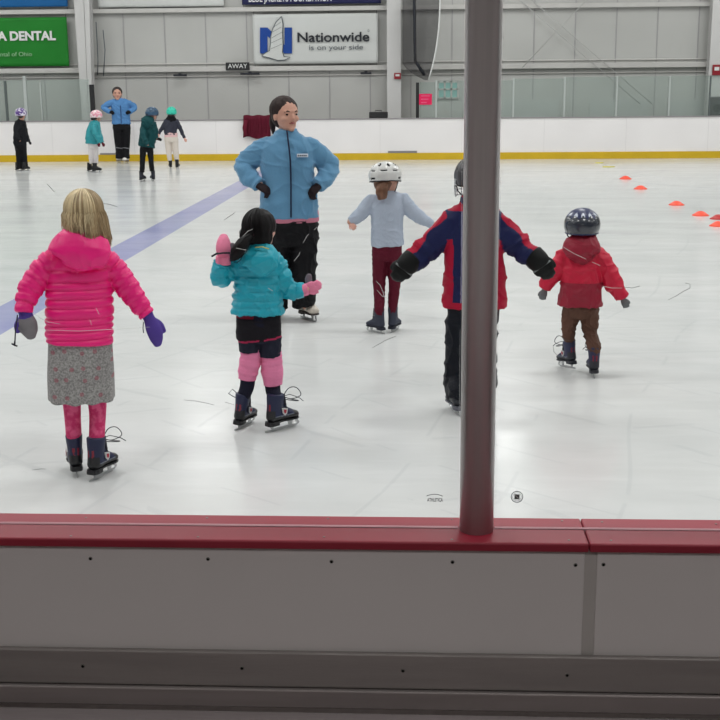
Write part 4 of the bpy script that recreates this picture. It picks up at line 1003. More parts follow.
def teal_girl():
    p = Person(264, 428, 'dark-haired child with a low ponytail in a teal jacket and pink leg warmers', None); k = p.k
    lk, LM, lh = skate(p, p.lp(244.5, 426), -.50, .205, RENTAL, bow=0, height=.145, roll=.10)
    rk, RM, rh = skate(p, p.lp(282, 429), -.90, .22, RENTAL, bow=1, height=.148)
    b = MB(); z0 = lh
    b.tube([LM @ Vector(q) for q in ((-.02, -.03, z0-.02), (-.06, -.05, z0+.015), (-.075, -.06, z0-.01), (-.05, -.04, z0-.03), (-.02, -.03, z0-.03))], .0022, 6); b.build('lace_bow', M_lace, lk, smooth=True)
    M = face_frame(p.J(261, 230, .0), -.42, 0, -.06); r = 18.5*k
    B = Body(); head(B, M, r)
    B.tube(p.rows([(260, 240, 6, 6), (259, 250, 7, 7), (258, 262, 18, 10), (258, 290, 22, 13), (259, 325, 21, 14)]), side=(1, 0, 0))
    bootlegs(B, p, LM, RM, lh, rh, [(247.3, 385, 7.3, 7.6, .0), (248.5, 365, 7.6, 7.8, 0), (251, 350, 8.3, 9, 0), (250, 325, 9, 10, 0)], [(273, 390, 7.6, 8, -.0), (272, 370, 8, 8, 0), (271, 352, 8.6, 9, 0), (268, 325, 9, 10, 0)])
    B.tube(p.rows([(236, 264, 6, 6), (222.5, 279, 5, 5, -.03), (223.5, 258, 4, 4, -.06)]), 'arm'); B.tube(p.rows([(278, 266, 6, 6), (287, 289, 5, 5, 0), (306, 289, 4, 4, -.03)]), 'arm')
    zk_ = p.J(250, 377).z; zk2 = p.J(272, 383).z
    sock = mat('sock_navy', srgb(24, 26, 44), .8)
    B.build('body', [SKIN2, sock], p.root, .007, 3, None, lambda c, nm, a, nn: 1 if nm == 'leg' or c[2] < .55 else 0)
    warm = mat('leg_warmer_pink', srgb(238, 138, 178), .85, bump=.3, bscale=60)
    for rows in ([(247.3, 378.5, 9.0, 9.3), (248.5, 369, 10.2, 10.4), (251, 358, 10.7, 10.8), (251, 349, 10.4, 10.6)], [(273.2, 384.5, 9.6, 9.8), (272.2, 372, 10.8, 11), (271.5, 361, 10.9, 11), (271, 352, 10.6, 10.8)]):
        W = Body(); W.tube(p.rows(rows), 'leg', cap=(.1, .1)); W.build('leg_warmer', warm, p.root, .0045, 1, lambda v, nm, a, nn: .0022*math.sin(a*330+3*ns(v, (8, 8, 8)))+.002*ns(v, (25, 25, 40)))
    shorts = mat('shorts_black', srgb(24, 22, 28), .8, bump=.2, bscale=60); hem = mat('hem_pink', srgb(170, 40, 80), .7); red = mat('waistband_red', srgb(120, 18, 40), .7); sh2 = mat('shorts_navy', srgb(32, 34, 50), .75)
    S = Body(); S.tube(p.rows([(258.5, 311, 21.5, 13), (258.7, 322, 22, 14), (258.5, 332, 22.3, 14.5), (258.3, 338, 22, 14)]), 'hips', cap=(.2, .35), sq=2.3)
    S.tube(p.rows([(249, 328, 11, 12.5), (249.5, 342, 11, 12), (250, 351.5, 10.8, 11.5)]), 'leg', cap=(.3, 0)); S.tube(p.rows([(269, 330, 12, 13), (269.7, 346, 11.8, 12.2), (270, 356, 11.6, 11.8)]), 'leg', cap=(.3, 0))
    za, zb_, zc_ = p.J(258, 318.6, -.06).z, p.J(258, 341.5, -.06).z, p.J(258, 339, -.06).z
    S.build('shorts', [shorts, hem, red, sh2], p.root, .005, 2, wrinkle(.003), lambda c, nm, a, nn: 2 if c[2] > za and c[0] < .01 else (1 if zb_ < c[2]-.10*c[0] < zc_-.003 and abs(c[0]+.0) > .012 else (3 if c[2]-.1*c[0] < zb_ else 0)))
    K = Body()
    torso(K, p, [(258, 250, 13, 9), (258, 256, 20, 11), (258, 268, 23.5, 14), (258, 290, 23.5, 15.5), (257.8, 303, 25, 16.5), (257.6, 313, 25.5, 17)], cap=(.5, 0))
    arm(K, p, [(238, 262, 9.5, 10, 0), (229, 271, 10, 10, -.01), (221.5, 277.5, 9.5, 9.5, -.03), (220, 272, 9.2, 9.2, -.05), (222.5, 263, 8.3, 8.5, -.06)], 'arm_left')
    arm(K, p, [(275, 262, 10, 11, 0), (281, 276, 10, 10.5, .0), (286, 288, 9.7, 9.7, .0), (294, 291, 8.5, 8.5, -.01), (304, 290.5, 6.8, 7.2, -.02)], 'arm_right')
    K.tube(p.rows([(259, 247, 12, 9, -.02), (259, 253, 18, 11, -.05), (258.5, 262, 19.5, 11, -.085), (258, 268, 15, 7, -.09), (257, 271.5, 8, 4, -.09)]), 'hood', side=(1, 0, 0), cap=(.8, .9))
    q = quilt([p.J(258, y_, -.08).z for y_ in (277, 285, 293, 302, 309)], .0055, .003, .05)
    tw = wrinkle(.0065, (9, 9, 18), 4)
    def dq(v, nm, a, nn):
        if nm == 'hood': return tw(v, nm, a, nn)*.8
        return q(v, nm, a, nn)+tw(v, nm, a, nn)
    K.build('jacket', TEAL, p.root, .0048, 2, dq)
    b = MB(); b.tube([p.J(255, 247.5, -.115), p.J(262, 246.8, -.125), p.J(269, 249, -.11)], .0035, 6); b.build('collar_piping', mat('piping_yellow', srgb(190, 190, 110), .6), p.root, smooth=True)
    bh = mat('hair_black', srgb(16, 13, 15), .6, vary=.25, vscale=30, stretch=(1, 1, .15))
    def ext(B_, P):
        B_.tube([tuple(P(-.30, -.7, -.35))+(.45*r, .35*r), tuple(P(-.1, -.55, -.1))+(.6*r, .5*r)])
    h = hair_cap(p, M, r, bh, back=.05, up=.06, low=-.55, name='hair', grow=1.10, ext=ext)
    strands('hair_lock', M, r, bh, h, 130, p.J(255, 240).z, (-math.pi*.95, -math.pi*.3), rad=.002, base=1.10, seed=11, z_jit=.01)
    sp = p.J(250.5, 236.5, -.10); B = Body()
    pts = [(253, 234, 3.5, 3.5, -.07), (249, 238, 4.0, 4, -.11), (243, 243, 6.5, 6, -.13), (238.5, 250, 7.6, 6.5, -.135), (235, 256.5, 5, 4.5, -.13), (232, 259, 2, 2, -.12)]
    B.tube(p.rows(pts), 't', side=(0, 1, 0)); pt = B.build('ponytail', bh, p.root, .005, 2, lambda v, nm, a, nn: .004*ns(v, (40, 40, 12)))
    b = MB(); rn = random.Random(5)
    for i in range(90):
        o = Vector((rn.gauss(0, .010), rn.gauss(0, .012), rn.gauss(0, .010)))
        q_ = [p.J(a_, b__, d)+o*(w*.2) for a_, b__, w, _, d in pts]+[p.J(231+rn.uniform(-2, 4), 259+rn.uniform(-3, 3), -.12)]
        b.tube(q_, [.0018]*5+[.0012, .0006], 4)
    b.build('hair_lock', bh, pt, smooth=True)
    B = Body(); B.ell(sp, (.017, .015, .016), None, 14, 10); B.build('hair_tie', warm, p.root, .003, 1, lambda v, nm, a, nn: .003*ns(v, (70, 70, 70)))
    gp = mat('glove_pink', srgb(238, 138, 170), .85, bump=.35, bscale=80); gg = mat('glove_grey', srgb(112, 104, 112), .8)
    mt, Mm = mitten(p, 223.2, 259, -.065, .3, -23.5, .0, .118, [gp, gg], thumb=1, w=.31, curl=.8, up=(0, -1, 0), name='glove', matfn=lambda c, nm, a, nn: 1 if nm == 'thumb' else 0)
    b = MB(); b.tube([p.J(216, 254, -.10), p.J(223, 253, -.112), p.J(230, 253, -.10)], .005, 6); b.tube([p.J(218, 253, -.11), p.J(215, 254.5, -.115), p.J(211.5, 256.5, -.115)], .0055, 6); b.build('cuff_strap', M_lace, mt, smooth=True)
    W = Body(); W.tube(p.rows([(223, 264, 7.4, 7.4, -.06), (223.2, 259, 7.2, 7.2, -.063), (223.3, 256, 7.0, 7, -.065)]), 'c', cap=(0, 0)); W.build('glove_cuff', gp, mt, .004, 1, lambda v, nm, a, nn: .001*math.sin(math.atan2(v[1]+.06, v[0]+.18)*24))
    g2, M2 = hand_obj(p, 'glove', 305, 289.5, -.02, 15, -4.5, -.02, .105, gp, thumb=1, curl=.5, fat=1.45, up=(0, -1, -.1), spread=.05)
    W = Body(); W.tube(p.rows([(301, 290.5, 6.2, 6.2, -.02), (305, 289.8, 6, 6, -.02), (308, 289, 5.8, 5.8, -.02)]), 'c', cap=(0, 0), side=(0, 1, 0)); W.build('glove_cuff', gp, g2, .004, 1)
    W = Body(); W.tube(p.rows([(309, 284, 3.3, 3, .02), (308.5, 279.5, 3.6, 3.2, .03), (309, 276.5, 3, 3, .035)]), 'c'); W.build('palm_patch', gg, g2, .004, 1)
teal_girl()
# ================= coach in the middle
FLEECE = mat('fleece_blue', srgb(100, 150, 186), .9, bump=.25, bscale=80, vary=.04, vscale=10, sheen=.3)
def coach_mid():
    p = Person(298, 321, 'woman with hands on hips in a pale blue fleece, standing behind the teal jacket', None); k = p.k
    WB = mat('boot_cream', srgb(208, 200, 188), .5, bump=.1); DS = mat('boot_sole_dark', srgb(60, 52, 50), .5)
    rk, RM, rh = skate(p, p.lp(308.5, 320), math.pi+.45, .27, [WB, DS], lace=M_lacew, bow=0, height=.17, emblem=False)
    lk, LM, lh = skate(p, p.lp(277, 318), math.pi-.35, .27, [WB, DS], lace=M_lacew, bow=0, height=.17, emblem=False)
    M = face_frame(p.J(285.6, 115.2, .0), math.pi+.55, 0.04, 0); r = 16.4*k
    B = Body(); head(B, M, r)
    B.tube(p.rows([(285, 122, 7, 7.5, .01), (287, 134, 8, 8, .02), (288, 145, 18, 11), (288, 175, 23, 14), (288, 225, 23, 15)]), side=(1, 0, 0))
    for (hx, rows) in ((0, [(277, 308, 5, 5), (277, 270, 8, 8), (277, 225, 11, 12)]), (0, [(306, 305, 5, 5), (304, 270, 8, 8), (301, 225, 11, 12)])): B.tube(p.rows(rows), 'leg')
    B.tube(p.rows([(262, 146, 5, 5), (244, 164, 4, 4, .03), (262, 186, 2.3, 2.3, -.11)]), 'arm'); B.tube(p.rows([(312, 146, 5, 5), (329, 165, 4, 4, .03), (318, 186, 2.3, 2.3, -.11)]), 'arm')
    B.build('body', SKIN, p.root, .0065, 2)
    face_bits(M, r, p.root)
    hb = mat('hair_brown', srgb(50, 38, 36), .62, vary=.25, vscale=35, stretch=(1, 1, .2))
    def ext(B_, P): pass
    h = hair_cap(p, M, r, hb, back=.12, up=.10, low=-.25, grow=1.06)
    W = Body(); W.tube(p.rows([(277.5, 112, 3.5, 3.5, .09), (273.5, 118, 3.6, 3.6, .10), (272.8, 126, 3.0, 3, .10), (273.5, 133.5, 1.6, 1.6, .09)]), 't'); W.build('ponytail', hb, p.root, .005, 2, lambda v, nm, a, nn: .003*ns(v, (50, 50, 10)))
    # fleece
    K = Body()
    torso(K, p, [(287.5, 133, 12, 10), (287.5, 138.5, 20, 12), (287.5, 147, 27, 15), (287.5, 162, 27, 18), (288, 180, 25.5, 18), (289, 198, 28, 19), (289.5, 217.5, 29.3, 20)], cap=(.4, 0))
    K.tube(p.rows([(286.3, 129.5, 10.5, 10, .0), (286.8, 134, 11.3, 11, .0), (287.5, 141, 14, 12, .0)]), 'collar', cap=(0, .2))
    arm(K, p, [(270, 147, 9, 11, 0), (258, 153, 9.5, 11, .01), (246, 163, 9, 10.5, .03), (245, 170, 8.3, 10, .0), (250.5, 179, 7, 8.5, -.06), (259, 185, 6.4, 7, -.11)], 'arm_left')
    arm(K, p, [(305, 147, 9, 11, 0), (316, 153, 9.5, 11, .01), (327, 163, 9, 10.5, .03), (328, 171, 8, 10, .0), (324, 180, 7, 8.5, -.06), (317, 185.5, 6.4, 7, -.11)], 'arm_right')
    w = wrinkle(.010, (5, 5, 10))
    def dp(v, nm, a, nn):
        d = w(v, nm, a, nn)*.8
        if nm.startswith('arm') and a > .24: d += .004*math.sin(a*60+9*ns(v, (5, 5, 5)))
        return d
    K.build('jacket', FLEECE, p.root, .007, 3, dp)
    dk = mat('zip_navy', srgb(28, 32, 60), .6)
    # zip follows the front of the jacket
    b = MB(); pts = []
    for y_, x_ in ((130.5, 286.8), (136, 287.6), (142, 288.3), (150, 289.3), (160, 290.3), (175, 290.8), (190, 291), (205, 291), (217.5, 291)):
        t = min(1, max(0, (y_-131)/19)); d = -(10.6+ (8.2)*t+(1.3 if y_ > 185 else 0))*k; pts.append(p.J(x_, y_, d-.004))
    b.tube(pts, .0062, 6); b.build('zip', dk, p.root, smooth=True)
    a = p.J(302.5, 155.5, -.145); b = MB(); b.box((a.x-.042, a.y-.012, a.z-.012), (a.x+.042, a.y+.02, a.z+.012)); bd = b.build('chest_badge', mat('badge_white', srgb(215, 222, 232), .6), p.root, bevel=.003)
    b = MB()
    for i in range(5): b.box((a.x-.034+i*.014, a.y-.0135, a.z-.005), (a.x-.026+i*.014, a.y-.012, a.z+.005))
    b.build('badge_print', dk, bd)
    hem = Body(); hem.tube(p.rows([(289.5, 211, 28.3, 19), (290.2, 219.6, 28.6, 19.3), (290.3, 221.6, 28.2, 19)]), 's', cap=(0, 0), sq=2.3); hem.build('shirt_hem', mat('shirt_pink', srgb(205, 130, 150), .8), p.root, .007, 2)
    T_ = Body()
    T_.tube(p.rows([(290, 212, 27, 18), (290, 226, 27.6, 18.5), (290, 242, 27.5, 17)]), 'hips', cap=(.2, .3), sq=2.3)
    T_.tube(p.rows([(277, 238, 14, 15), (277, 262, 13, 14), (276, 285, 11.5, 12), (276.5, 300, 10.5, 11.5), (277, 309, 11, 12)]), 'leg', cap=(.3, 0)); T_.tube(p.rows([(303, 238, 14.3, 15), (304, 262, 13, 14), (303.5, 285, 12, 12), (303.5, 298, 11.3, 11.5), (304.5, 306, 11, 12)]), 'leg', cap=(.3, 0))
    T_.build('trousers', DARK, p.root, .007, 2, wrinkle(.012, (5, 5, 10)))
    bg = mat('glove_black', srgb(38, 26, 28), .7)
    hand_obj(p, 'glove', 258, 185, -.11, 10.5, 6, -.03, .155, bg, thumb=-1, curl=.75, fat=1.25, up=(.2, -.6, 1), voxel=.005)
    hand_obj(p, 'glove', 319, 185, -.11, -7.5, 8, -.03, .155, bg, thumb=1, curl=.75, fat=1.25, up=(-.2, -.6, 1), voxel=.005)
coach_mid()
# ================= girl with white helmet
def helmet_girl():
    p = Person(385, 331.5, 'girl in a white vented helmet, pale blue long-sleeved top and maroon trousers', None); k = p.k
    GB = mat('boot_grey', srgb(62, 66, 80), .6, bump=.15); GT = mat('boot_grey_dark', srgb(50, 52, 62), .6)
    lk, LM, lh = skate(p, p.lp(376, 332.5), .75, .19, [GB, GT], bow=0, height=.145, emblem=False)
    rk, RM, rh = skate(p, p.lp(394.5, 331), -.35, .19, [GB, GT], bow=0, height=.145, emblem=False)
    M = face_frame(p.J(386.0, 179, .0), -.85, -.05, -.10); r = 14.8*k
    B = Body(); head(B, M, r)
    B.tube(p.rows([(386, 186, 4.5, 4.5), (386.5, 195, 5, 5), (387, 203, 13, 8), (387, 225, 12, 7.5), (387, 248, 10, 6.5)]), side=(1, 0, 0))
    B.tube(p.rows([(370, 203, 5, 5), (360, 214, 4, 4), (350, 222, 3, 3)]), 'arm'); B.tube(p.rows([(404, 203, 5, 5), (416, 215, 4, 4), (430, 222, 2, 2)]), 'arm')
    bootlegs(B, p, LM, RM, lh, rh, [(379.3, 286, 6, 6), (380, 262, 8, 8)], [(394.5, 286, 6, 6), (394, 262, 8, 8)], thin=True)
    B.build('body', SKIN, p.root, .006, 2); face_bits(M, r, p.root)
    top = mat('top_pale_blue', srgb(182, 193, 210), .85, bump=.2, bscale=60)
    K = Body(); torso(K, p, [(387, 192.5, 9, 6), (387.2, 196, 16, 8), (387.3, 205, 17, 10), (387, 222, 15.8, 10.5), (387.3, 237, 16, 11), (387.8, 246, 16.4, 11.5)], cap=(.4, 0))
    arm(K, p, [(371.5, 201, 6.5, 7, 0), (363.5, 211, 7, 7, 0), (356.5, 217.5, 6.5, 6.5, 0), (350, 222, 4.2, 4.5, 0)], 'arm_left')
    arm(K, p, [(403.5, 200, 6.8, 7, 0), (411, 210, 7.2, 7.2, 0), (421, 218, 6.4, 6.4, 0), (432.5, 224.5, 3.8, 4.2, 0)], 'arm_right')
    K.build('long_sleeved_top', top, p.root, .006, 2, wrinkle(.004, (8, 8, 15)))
    mar = mat('trousers_maroon', srgb(92, 16, 38), .7, bump=.2, bscale=50)
    T_ = Body(); T_.tube(p.rows([(387, 242, 14.8, 10), (387, 250, 15, 11.5), (387, 257, 15, 11.5)]), 'hips', cap=(.2, .4), sq=2.3)
    T_.tube(p.rows([(379.5, 255, 7.6, 9), (379.3, 272, 7, 7.5), (379, 286, 6, 6.5)])+[ank(LM, lh, .037, .0), ank(LM, lh, .030, -.05)], 'leg', cap=(.2, 0)); T_.tube(p.rows([(394.5, 255, 7.7, 9), (394.5, 272, 7, 7.5), (394.5, 286, 5.8, 6.5)])+[ank(RM, rh, .036, .0), ank(RM, rh, .030, -.05)], 'leg', cap=(.2, 0))
    T_.build('trousers', mar, p.root, .006, 2, wrinkle(.004, (9, 9, 20)))
    hr = mat('hair_light_brown', srgb(122, 84, 62), .5, vary=.25, vscale=35, stretch=(1, 1, .2))
    h = hair_cap(p, M, r, hr, back=.06, up=.0, low=-.5, grow=1.0)
    W = Body(); pts = [(384, 180, 5, 4, -.06), (382.5, 186, 5, 4, -.09), (381.5, 192, 6, 4, -.10), (382.5, 198.5, 4.5, 3, -.095)]
    W.tube(p.rows(pts), 't', cap=(.5, .4)); pt = W.build('ponytail', hr, p.root, .005, 2, lambda v, nm, a, nn: .004*ns(v, (60, 60, 12)))
    b = MB(); rn = random.Random(9)
    for i in range(60):
        o = rn.uniform(-5, 5); b.tube([p.J(384+o*.6, 181, -.09), p.J(382.5+o, 190, -.13), p.J(382.3+o*1.05, 197+rn.uniform(-2, 3), -.115)], [.0015, .002, .0008], 4)
    b.build('hair_lock', hr, pt, smooth=True)
    WH = mat('helmet_white', srgb(214, 214, 212), .3, coat=.4); VB = mat('helmet_vent', srgb(40, 40, 44), .6)
    helmet(p, M, r*1.02, WH, VB, squash=.84)
    hand_obj(p, 'hand', 350.5, 222.5, 0, 3, 4.5, -.05, .085, SKIN2, thumb=1, curl=.5, fat=1.0, voxel=.004)
    hand_obj(p, 'hand', 432, 224, 0.0, 7, 3, 0, .085, SKIN2, thumb=-1, curl=.4, fat=1.0, voxel=.004)
helmet_girl()
# ================= boy behind the pole
def pole_boy():
    p = Person(468, 410, 'child in a navy and red jacket and caged helmet, mostly hidden by the steel pole', None); k = p.k
    DB = mat('boot_hockey', srgb(40, 42, 50), .5); DT = mat('boot_hockey_grey', srgb(96, 98, 108), .5)
    lk, LM, lh = skate(p, p.lp(455, 412), .30, .215, [DB, DT], bow=0, height=.13, emblem=False)
    rk, RM, rh = skate(p, p.lp(484, 409), -.15, .215, [DB, DT], bow=0, height=.13, emblem=False)
    M = face_frame(p.J(473.5, 180, .0), .28); r = 17.5*k
    B = Body(); head(B, M, r)
    B.tube(p.rows([(474, 190, 6, 6), (474, 204, 7, 7), (474, 218, 20, 10), (474, 260, 24, 14), (472, 315, 22, 14)]), side=(1, 0, 0))
    B.tube(p.rows([(452, 224, 6, 6), (434, 245, 5, 5), (406, 266, 4, 4)]), 'arm'); B.tube(p.rows([(496, 224, 6, 6), (514, 243, 5, 5), (538, 262, 4, 4)]), 'arm')
    bootlegs(B, p, LM, RM, lh, rh, [(456.5, 370, 8, 8), (460, 325, 11, 11)], [(484, 370, 8, 8), (482, 325, 11, 11)], thin=True)
    B.build('body', SKIN, p.root, .009, 2)
    navy = mat('jacket_navy', srgb(26, 32, 76), .6, bump=.15, bscale=40, vary=.06); red = mat('jacket_red', srgb(176, 18, 54), .6, bump=.15, bscale=40, vary=.06); pip = mat('piping_grey', srgb(140, 140, 165), .6)
    K = Body()
    torso(K, p, [(474, 203, 12, 9), (474, 209, 24, 12), (474, 222, 28, 15), (474, 250, 28.5, 17), (474.5, 280, 30.5, 18), (474.5, 307, 31.5, 19)], cap=(.5, 0))
    K.tube(p.rows([(474, 196, 12, 11), (474, 202, 13.5, 12), (474, 208, 17, 12)]), 'collar', cap=(.1, .2))
    arm(K, p, [(456, 220, 13, 13, 0), (443, 233, 13.5, 13.5, 0), (431, 245, 12.5, 13, 0), (417, 258, 11, 12, -.03), (408, 265, 10.5, 11, -.04)], 'arm_left')
    arm(K, p, [(492, 221, 13, 13, 0), (504, 233, 13.5, 13.5, 0), (516, 244, 12.5, 13, 0), (528, 254, 10.5, 11, -.03), (537, 262, 9.5, 10, -.04)], 'arm_right')
    xs_ = p.J(451.5, 280, -.08).x; xs2 = p.J(499, 280, -.08).x; zb_ = p.J(474, 303, -.08).z; zy = p.J(474, 208, -.1).z
    cx0 = p.J(474, 250, 0).x
    ax = {}
    for t in K.tubes:
        if t[0].startswith('arm'): ax[t[0]] = t
    def mf(c, nm, a, nn):
        if nm == 'collar': return 1
        if nm.startswith('arm'):
            return 1 if nn[2] > .50 and a > .0 else 0
        if c[2] < zb_: return 1
        if c[2] > zy-.02: return 1 if nn[2] > .35 else 0
        d = abs(c[0]-cx0)
        if d > .112: return 1 if c[2] < p.J(474, 240, -.1).z else 0
        if abs(c[0]-(cx0-.066)) < .004: return 2
        return 0
    w = wrinkle(.008, (6, 6, 10))
    def dp(v, nm, a, nn):
        d = w(v, nm, a, nn)
        if nm.startswith('arm') and a > .18: d += .006*math.sin(a*70+5*ns(v, (5, 5, 5)))
        return d
    K.build('jacket', [navy, red, pip], p.root, .0065, 3, dp, mf)
    tr = mat('trousers_black', srgb(16, 20, 30), .6, bump=.2, bscale=30)
    T_ = Body(); T_.tube(p.rows([(473, 300, 26, 16), (473, 314, 26, 17), (473, 322, 26, 16)]), 'hips', cap=(.2, .4), sq=2.3)
    T_.tube(p.rows([(460, 318, 14.5, 15), (459, 340, 14, 14.5), (457.5, 365, 13.5, 14), (456.5, 388, 12.5, 13)])+[ank(LM, lh, .058, -.03), ank(LM, lh, .054, -.075)], 'leg', cap=(.2, .3)); T_.tube(p.rows([(483, 318, 14, 15), (483.5, 340, 13.8, 14), (484, 365, 12.8, 13.5), (484, 385, 12, 13)])+[ank(RM, rh, .058, -.03), ank(RM, rh, .054, -.075)], 'leg', cap=(.2, .3))
    T_.build('trousers', tr, p.root, .008, 2, lambda v, nm, a, nn: wrinkle(.009, (5, 5, 10))(v, nm, a, nn))
    # gloves
    gb = mat('glove_black2', srgb(12, 14, 14), .62, bump=.2, bscale=30); gg = mat('glove_trim_grey', srgb(110, 116, 116), .5)
    for (a, d, th, up) in (((409, 262), (-13, 17), 1, (0, -1, 0)), ((537, 259), (12, 17), -1, (0, -1, 0))):
        g, Mg = hand_obj(p, 'glove', a[0], a[1], -.05, d[0], d[1], -.01, .155, gb, thumb=th, curl=.45, fat=1.75, up=up, voxel=.0055, spread=.03)
        s = -1 if th == 1 else 1
        W = Body(); W.tube(p.rows([(a[0]-s*5, a[1]-4, 11.5, 11, -.04), (a[0]+s*1, a[1]+2, 12.0, 11, -.05), (a[0]+s*4, a[1]+6, 10.5, 10, -.05)]), 'c', side=(0, 1, 0), cap=(.2, .2)); W.build('glove_cuff', gb, g, .0055, 1)
        b = MB(); b.tube([Mg @ Vector((x_*.155, .30*.155, (.14+.10*(1-abs(x_)*2.4))*.155)) for x_ in (-.34, -.18, 0, .18, .34)], .006, 6); b.build('glove_trim', gg, g, smooth=True)
    HB = mat('helmet_dark_grey', srgb(62, 60, 66), .35); VB = mat('helmet_vent2', srgb(22, 22, 26), .6)
    hm = helmet(p, M, r*1.10, HB, VB, squash=.90, low=116)
    b = MB()
    def P(x, y, z): return M @ Vector((x*r, y*r, z*r))
    for z_ in (.05, -.25, -.55, -.85): b.tube([P(1.02*math.cos(a), (1.12 if z_ > -.6 else 1.02)*math.sin(a), z_) for a in np.linspace(-.15, math.pi+.15, 20)], .0028, 6)
    for a in np.linspace(.0, math.pi, 9): b.tube([P(1.02*math.cos(a), 1.12*math.sin(a), .1), P(1.03*math.cos(a), 1.15*math.sin(a), -.4), P(1.0*math.cos(a), 1.02*math.sin(a), -.88)], .0028, 6)
    b.build('face_cage', M_steel, hm, smooth=True)
pole_boy()
# ================= toddler in red
def red_child():
    p = Person(581, 372, 'small child in a red hooded jacket, brown trousers and dark glossy helmet', None); k = p.k
    TB = [mat('boot_navy2', srgb(44, 46, 78), .55, bump=.1), mat('boot_dark2', srgb(44, 46, 54), .5), PIPE, RED_]
    lk, LM, lh = skate(p, p.lp(567, 369.5), .55, .2, TB, bow=-.7, height=.13, pitch=-.12, lift=.012)
    rk, RM, rh = skate(p, p.lp(592.5, 375), .12, .205, TB, bow=-.7, height=.14, emblem=False)
    M = face_frame(p.J(582, 226, .0), .05); r = 15.0*k
    B = Body(); head(B, M, r)
    B.tube(p.rows([(582, 236, 5, 5), (582, 248, 6, 6), (582, 258, 15, 10), (581, 285, 16, 10), (580, 303, 12, 9)]), side=(1, 0, 0))
    B.tube(p.rows([(564, 258, 5, 5), (553, 276, 4, 4), (546, 288, 2, 2)]), 'arm'); B.tube(p.rows([(600, 258, 5, 5), (611, 280, 4, 4), (621, 295, 2, 2)]), 'arm')
    bootlegs(B, p, LM, RM, lh, rh, [(568, 330, 6, 6), (571, 318, 8, 8)], [(590, 330, 6, 6), (588, 318, 8, 8)], thin=True)
    B.build('body', SKIN, p.root, .008, 2)
    br = mat('jacket_bright_red', srgb(206, 14, 58), .55, bump=.15, bscale=45, vary=.05); dr = mat('jacket_deep_red', srgb(150, 18, 48), .55, bump=.15, bscale=45, vary=.05)
    K = Body()
    torso(K, p, [(582, 245, 10, 8), (582, 250, 17, 10), (582, 262, 20, 13), (581.5, 280, 20, 14.5), (580.5, 295, 21.5, 15.5), (580, 305.5, 22.5, 16)], cap=(.5, 0))
    arm(K, p, [(566, 256, 8.5, 9, 0), (557, 268, 9, 9.5, 0), (549, 280, 8, 8.5, 0), (544.5, 289, 6.3, 7, 0)], 'arm_left')
    arm(K, p, [(598, 256, 8.5, 9, 0), (606, 268, 9.5, 9.5, 0), (614, 284, 8.8, 9, 0), (622.5, 298, 6, 6.5, 0)], 'arm_right')
    K.tube(p.rows([(582, 234.5, 11, 8, -.02), (582, 240, 15.5, 10.5, -.035), (582, 248, 18.5, 11, -.07), (582, 254, 15, 8.5, -.08), (583, 259.5, 8, 4, -.08)]), 'hood', side=(1, 0, 0), cap=(.8, .8))
    zs_ = p.J(581, 283.5, -.08).z
    w = wrinkle(.008, (8, 8, 12))
    def dp(v, nm, a, nn): return w(v, nm, a, nn)+(-.004*math.exp(-((v[2]-zs_)/.005)**2) if nm == 'torso' else 0)
    K.build('jacket', [br, dr], p.root, .0055, 2, dp, lambda c, nm, a, nn: 1 if (nm == 'torso' and c[2] < zs_) or nm == 'hood' else 0)
    bw = mat('trousers_brown', srgb(98, 70, 58), .75, bump=.2, bscale=40, vary=.1)
    T_ = Body(); T_.tube(p.rows([(580.5, 300, 18.3, 13), (580.5, 308, 18.5, 13.5), (580.5, 314, 18, 13)]), 'hips', cap=(.2, .4), sq=2.3)
    T_.tube(p.rows([(571.5, 312, 9, 10), (570, 322, 8.5, 9.5), (568, 331, 6.8, 8)])+[ank(LM, lh, .037, .0), ank(LM, lh, .031, -.04)], 'leg', cap=(.2, .1)); T_.tube(p.rows([(589.5, 312, 9.3, 10), (590, 323, 8.6, 9.5), (590.5, 333, 7, 8)])+[ank(RM, rh, .038, .0), ank(RM, rh, .031, -.04)], 'leg', cap=(.2, .1))
    T_.build('trousers', bw, p.root, .0055, 2, lambda v, nm, a, nn: wrinkle(.008, (8, 8, 20))(v, nm, a, nn))
    gy = mat('glove_grey2', srgb(118, 120, 122), .8)
    hand_obj(p, 'glove', 544.5, 290, 0, -2, 9, 0, .085, gy, thumb=1, curl=.5, fat=1.3, voxel=.0045)
    hand_obj(p, 'glove', 623, 299, 0, 3, 7, 0, .08, gy, thumb=-1, curl=.5, fat=1.3, voxel=.0045)
    HG = mat('helmet_charcoal', srgb(52, 56, 66), .25, coat=.6); HN = mat('helmet_navy', srgb(36, 44, 84), .35); HW = mat('helmet_spike_white', srgb(200, 206, 220), .4)
    def pat(x, y, z):
        a = math.atan2(x, -y); t = abs((a*12/(2*math.pi)) % 1-.5)*2
        if z > .62+.22*t: return 2 if False else 1
        if z > .42+.22*t and z < .56+.22*t and t > .55: return 2
        return 0 if z < .42+.22*t else 1
    helmet(p, M, r*1.24, HG, [HN, HW], vents=False, squash=.80, pattern=pat, drop=.12, low=118)
red_child()
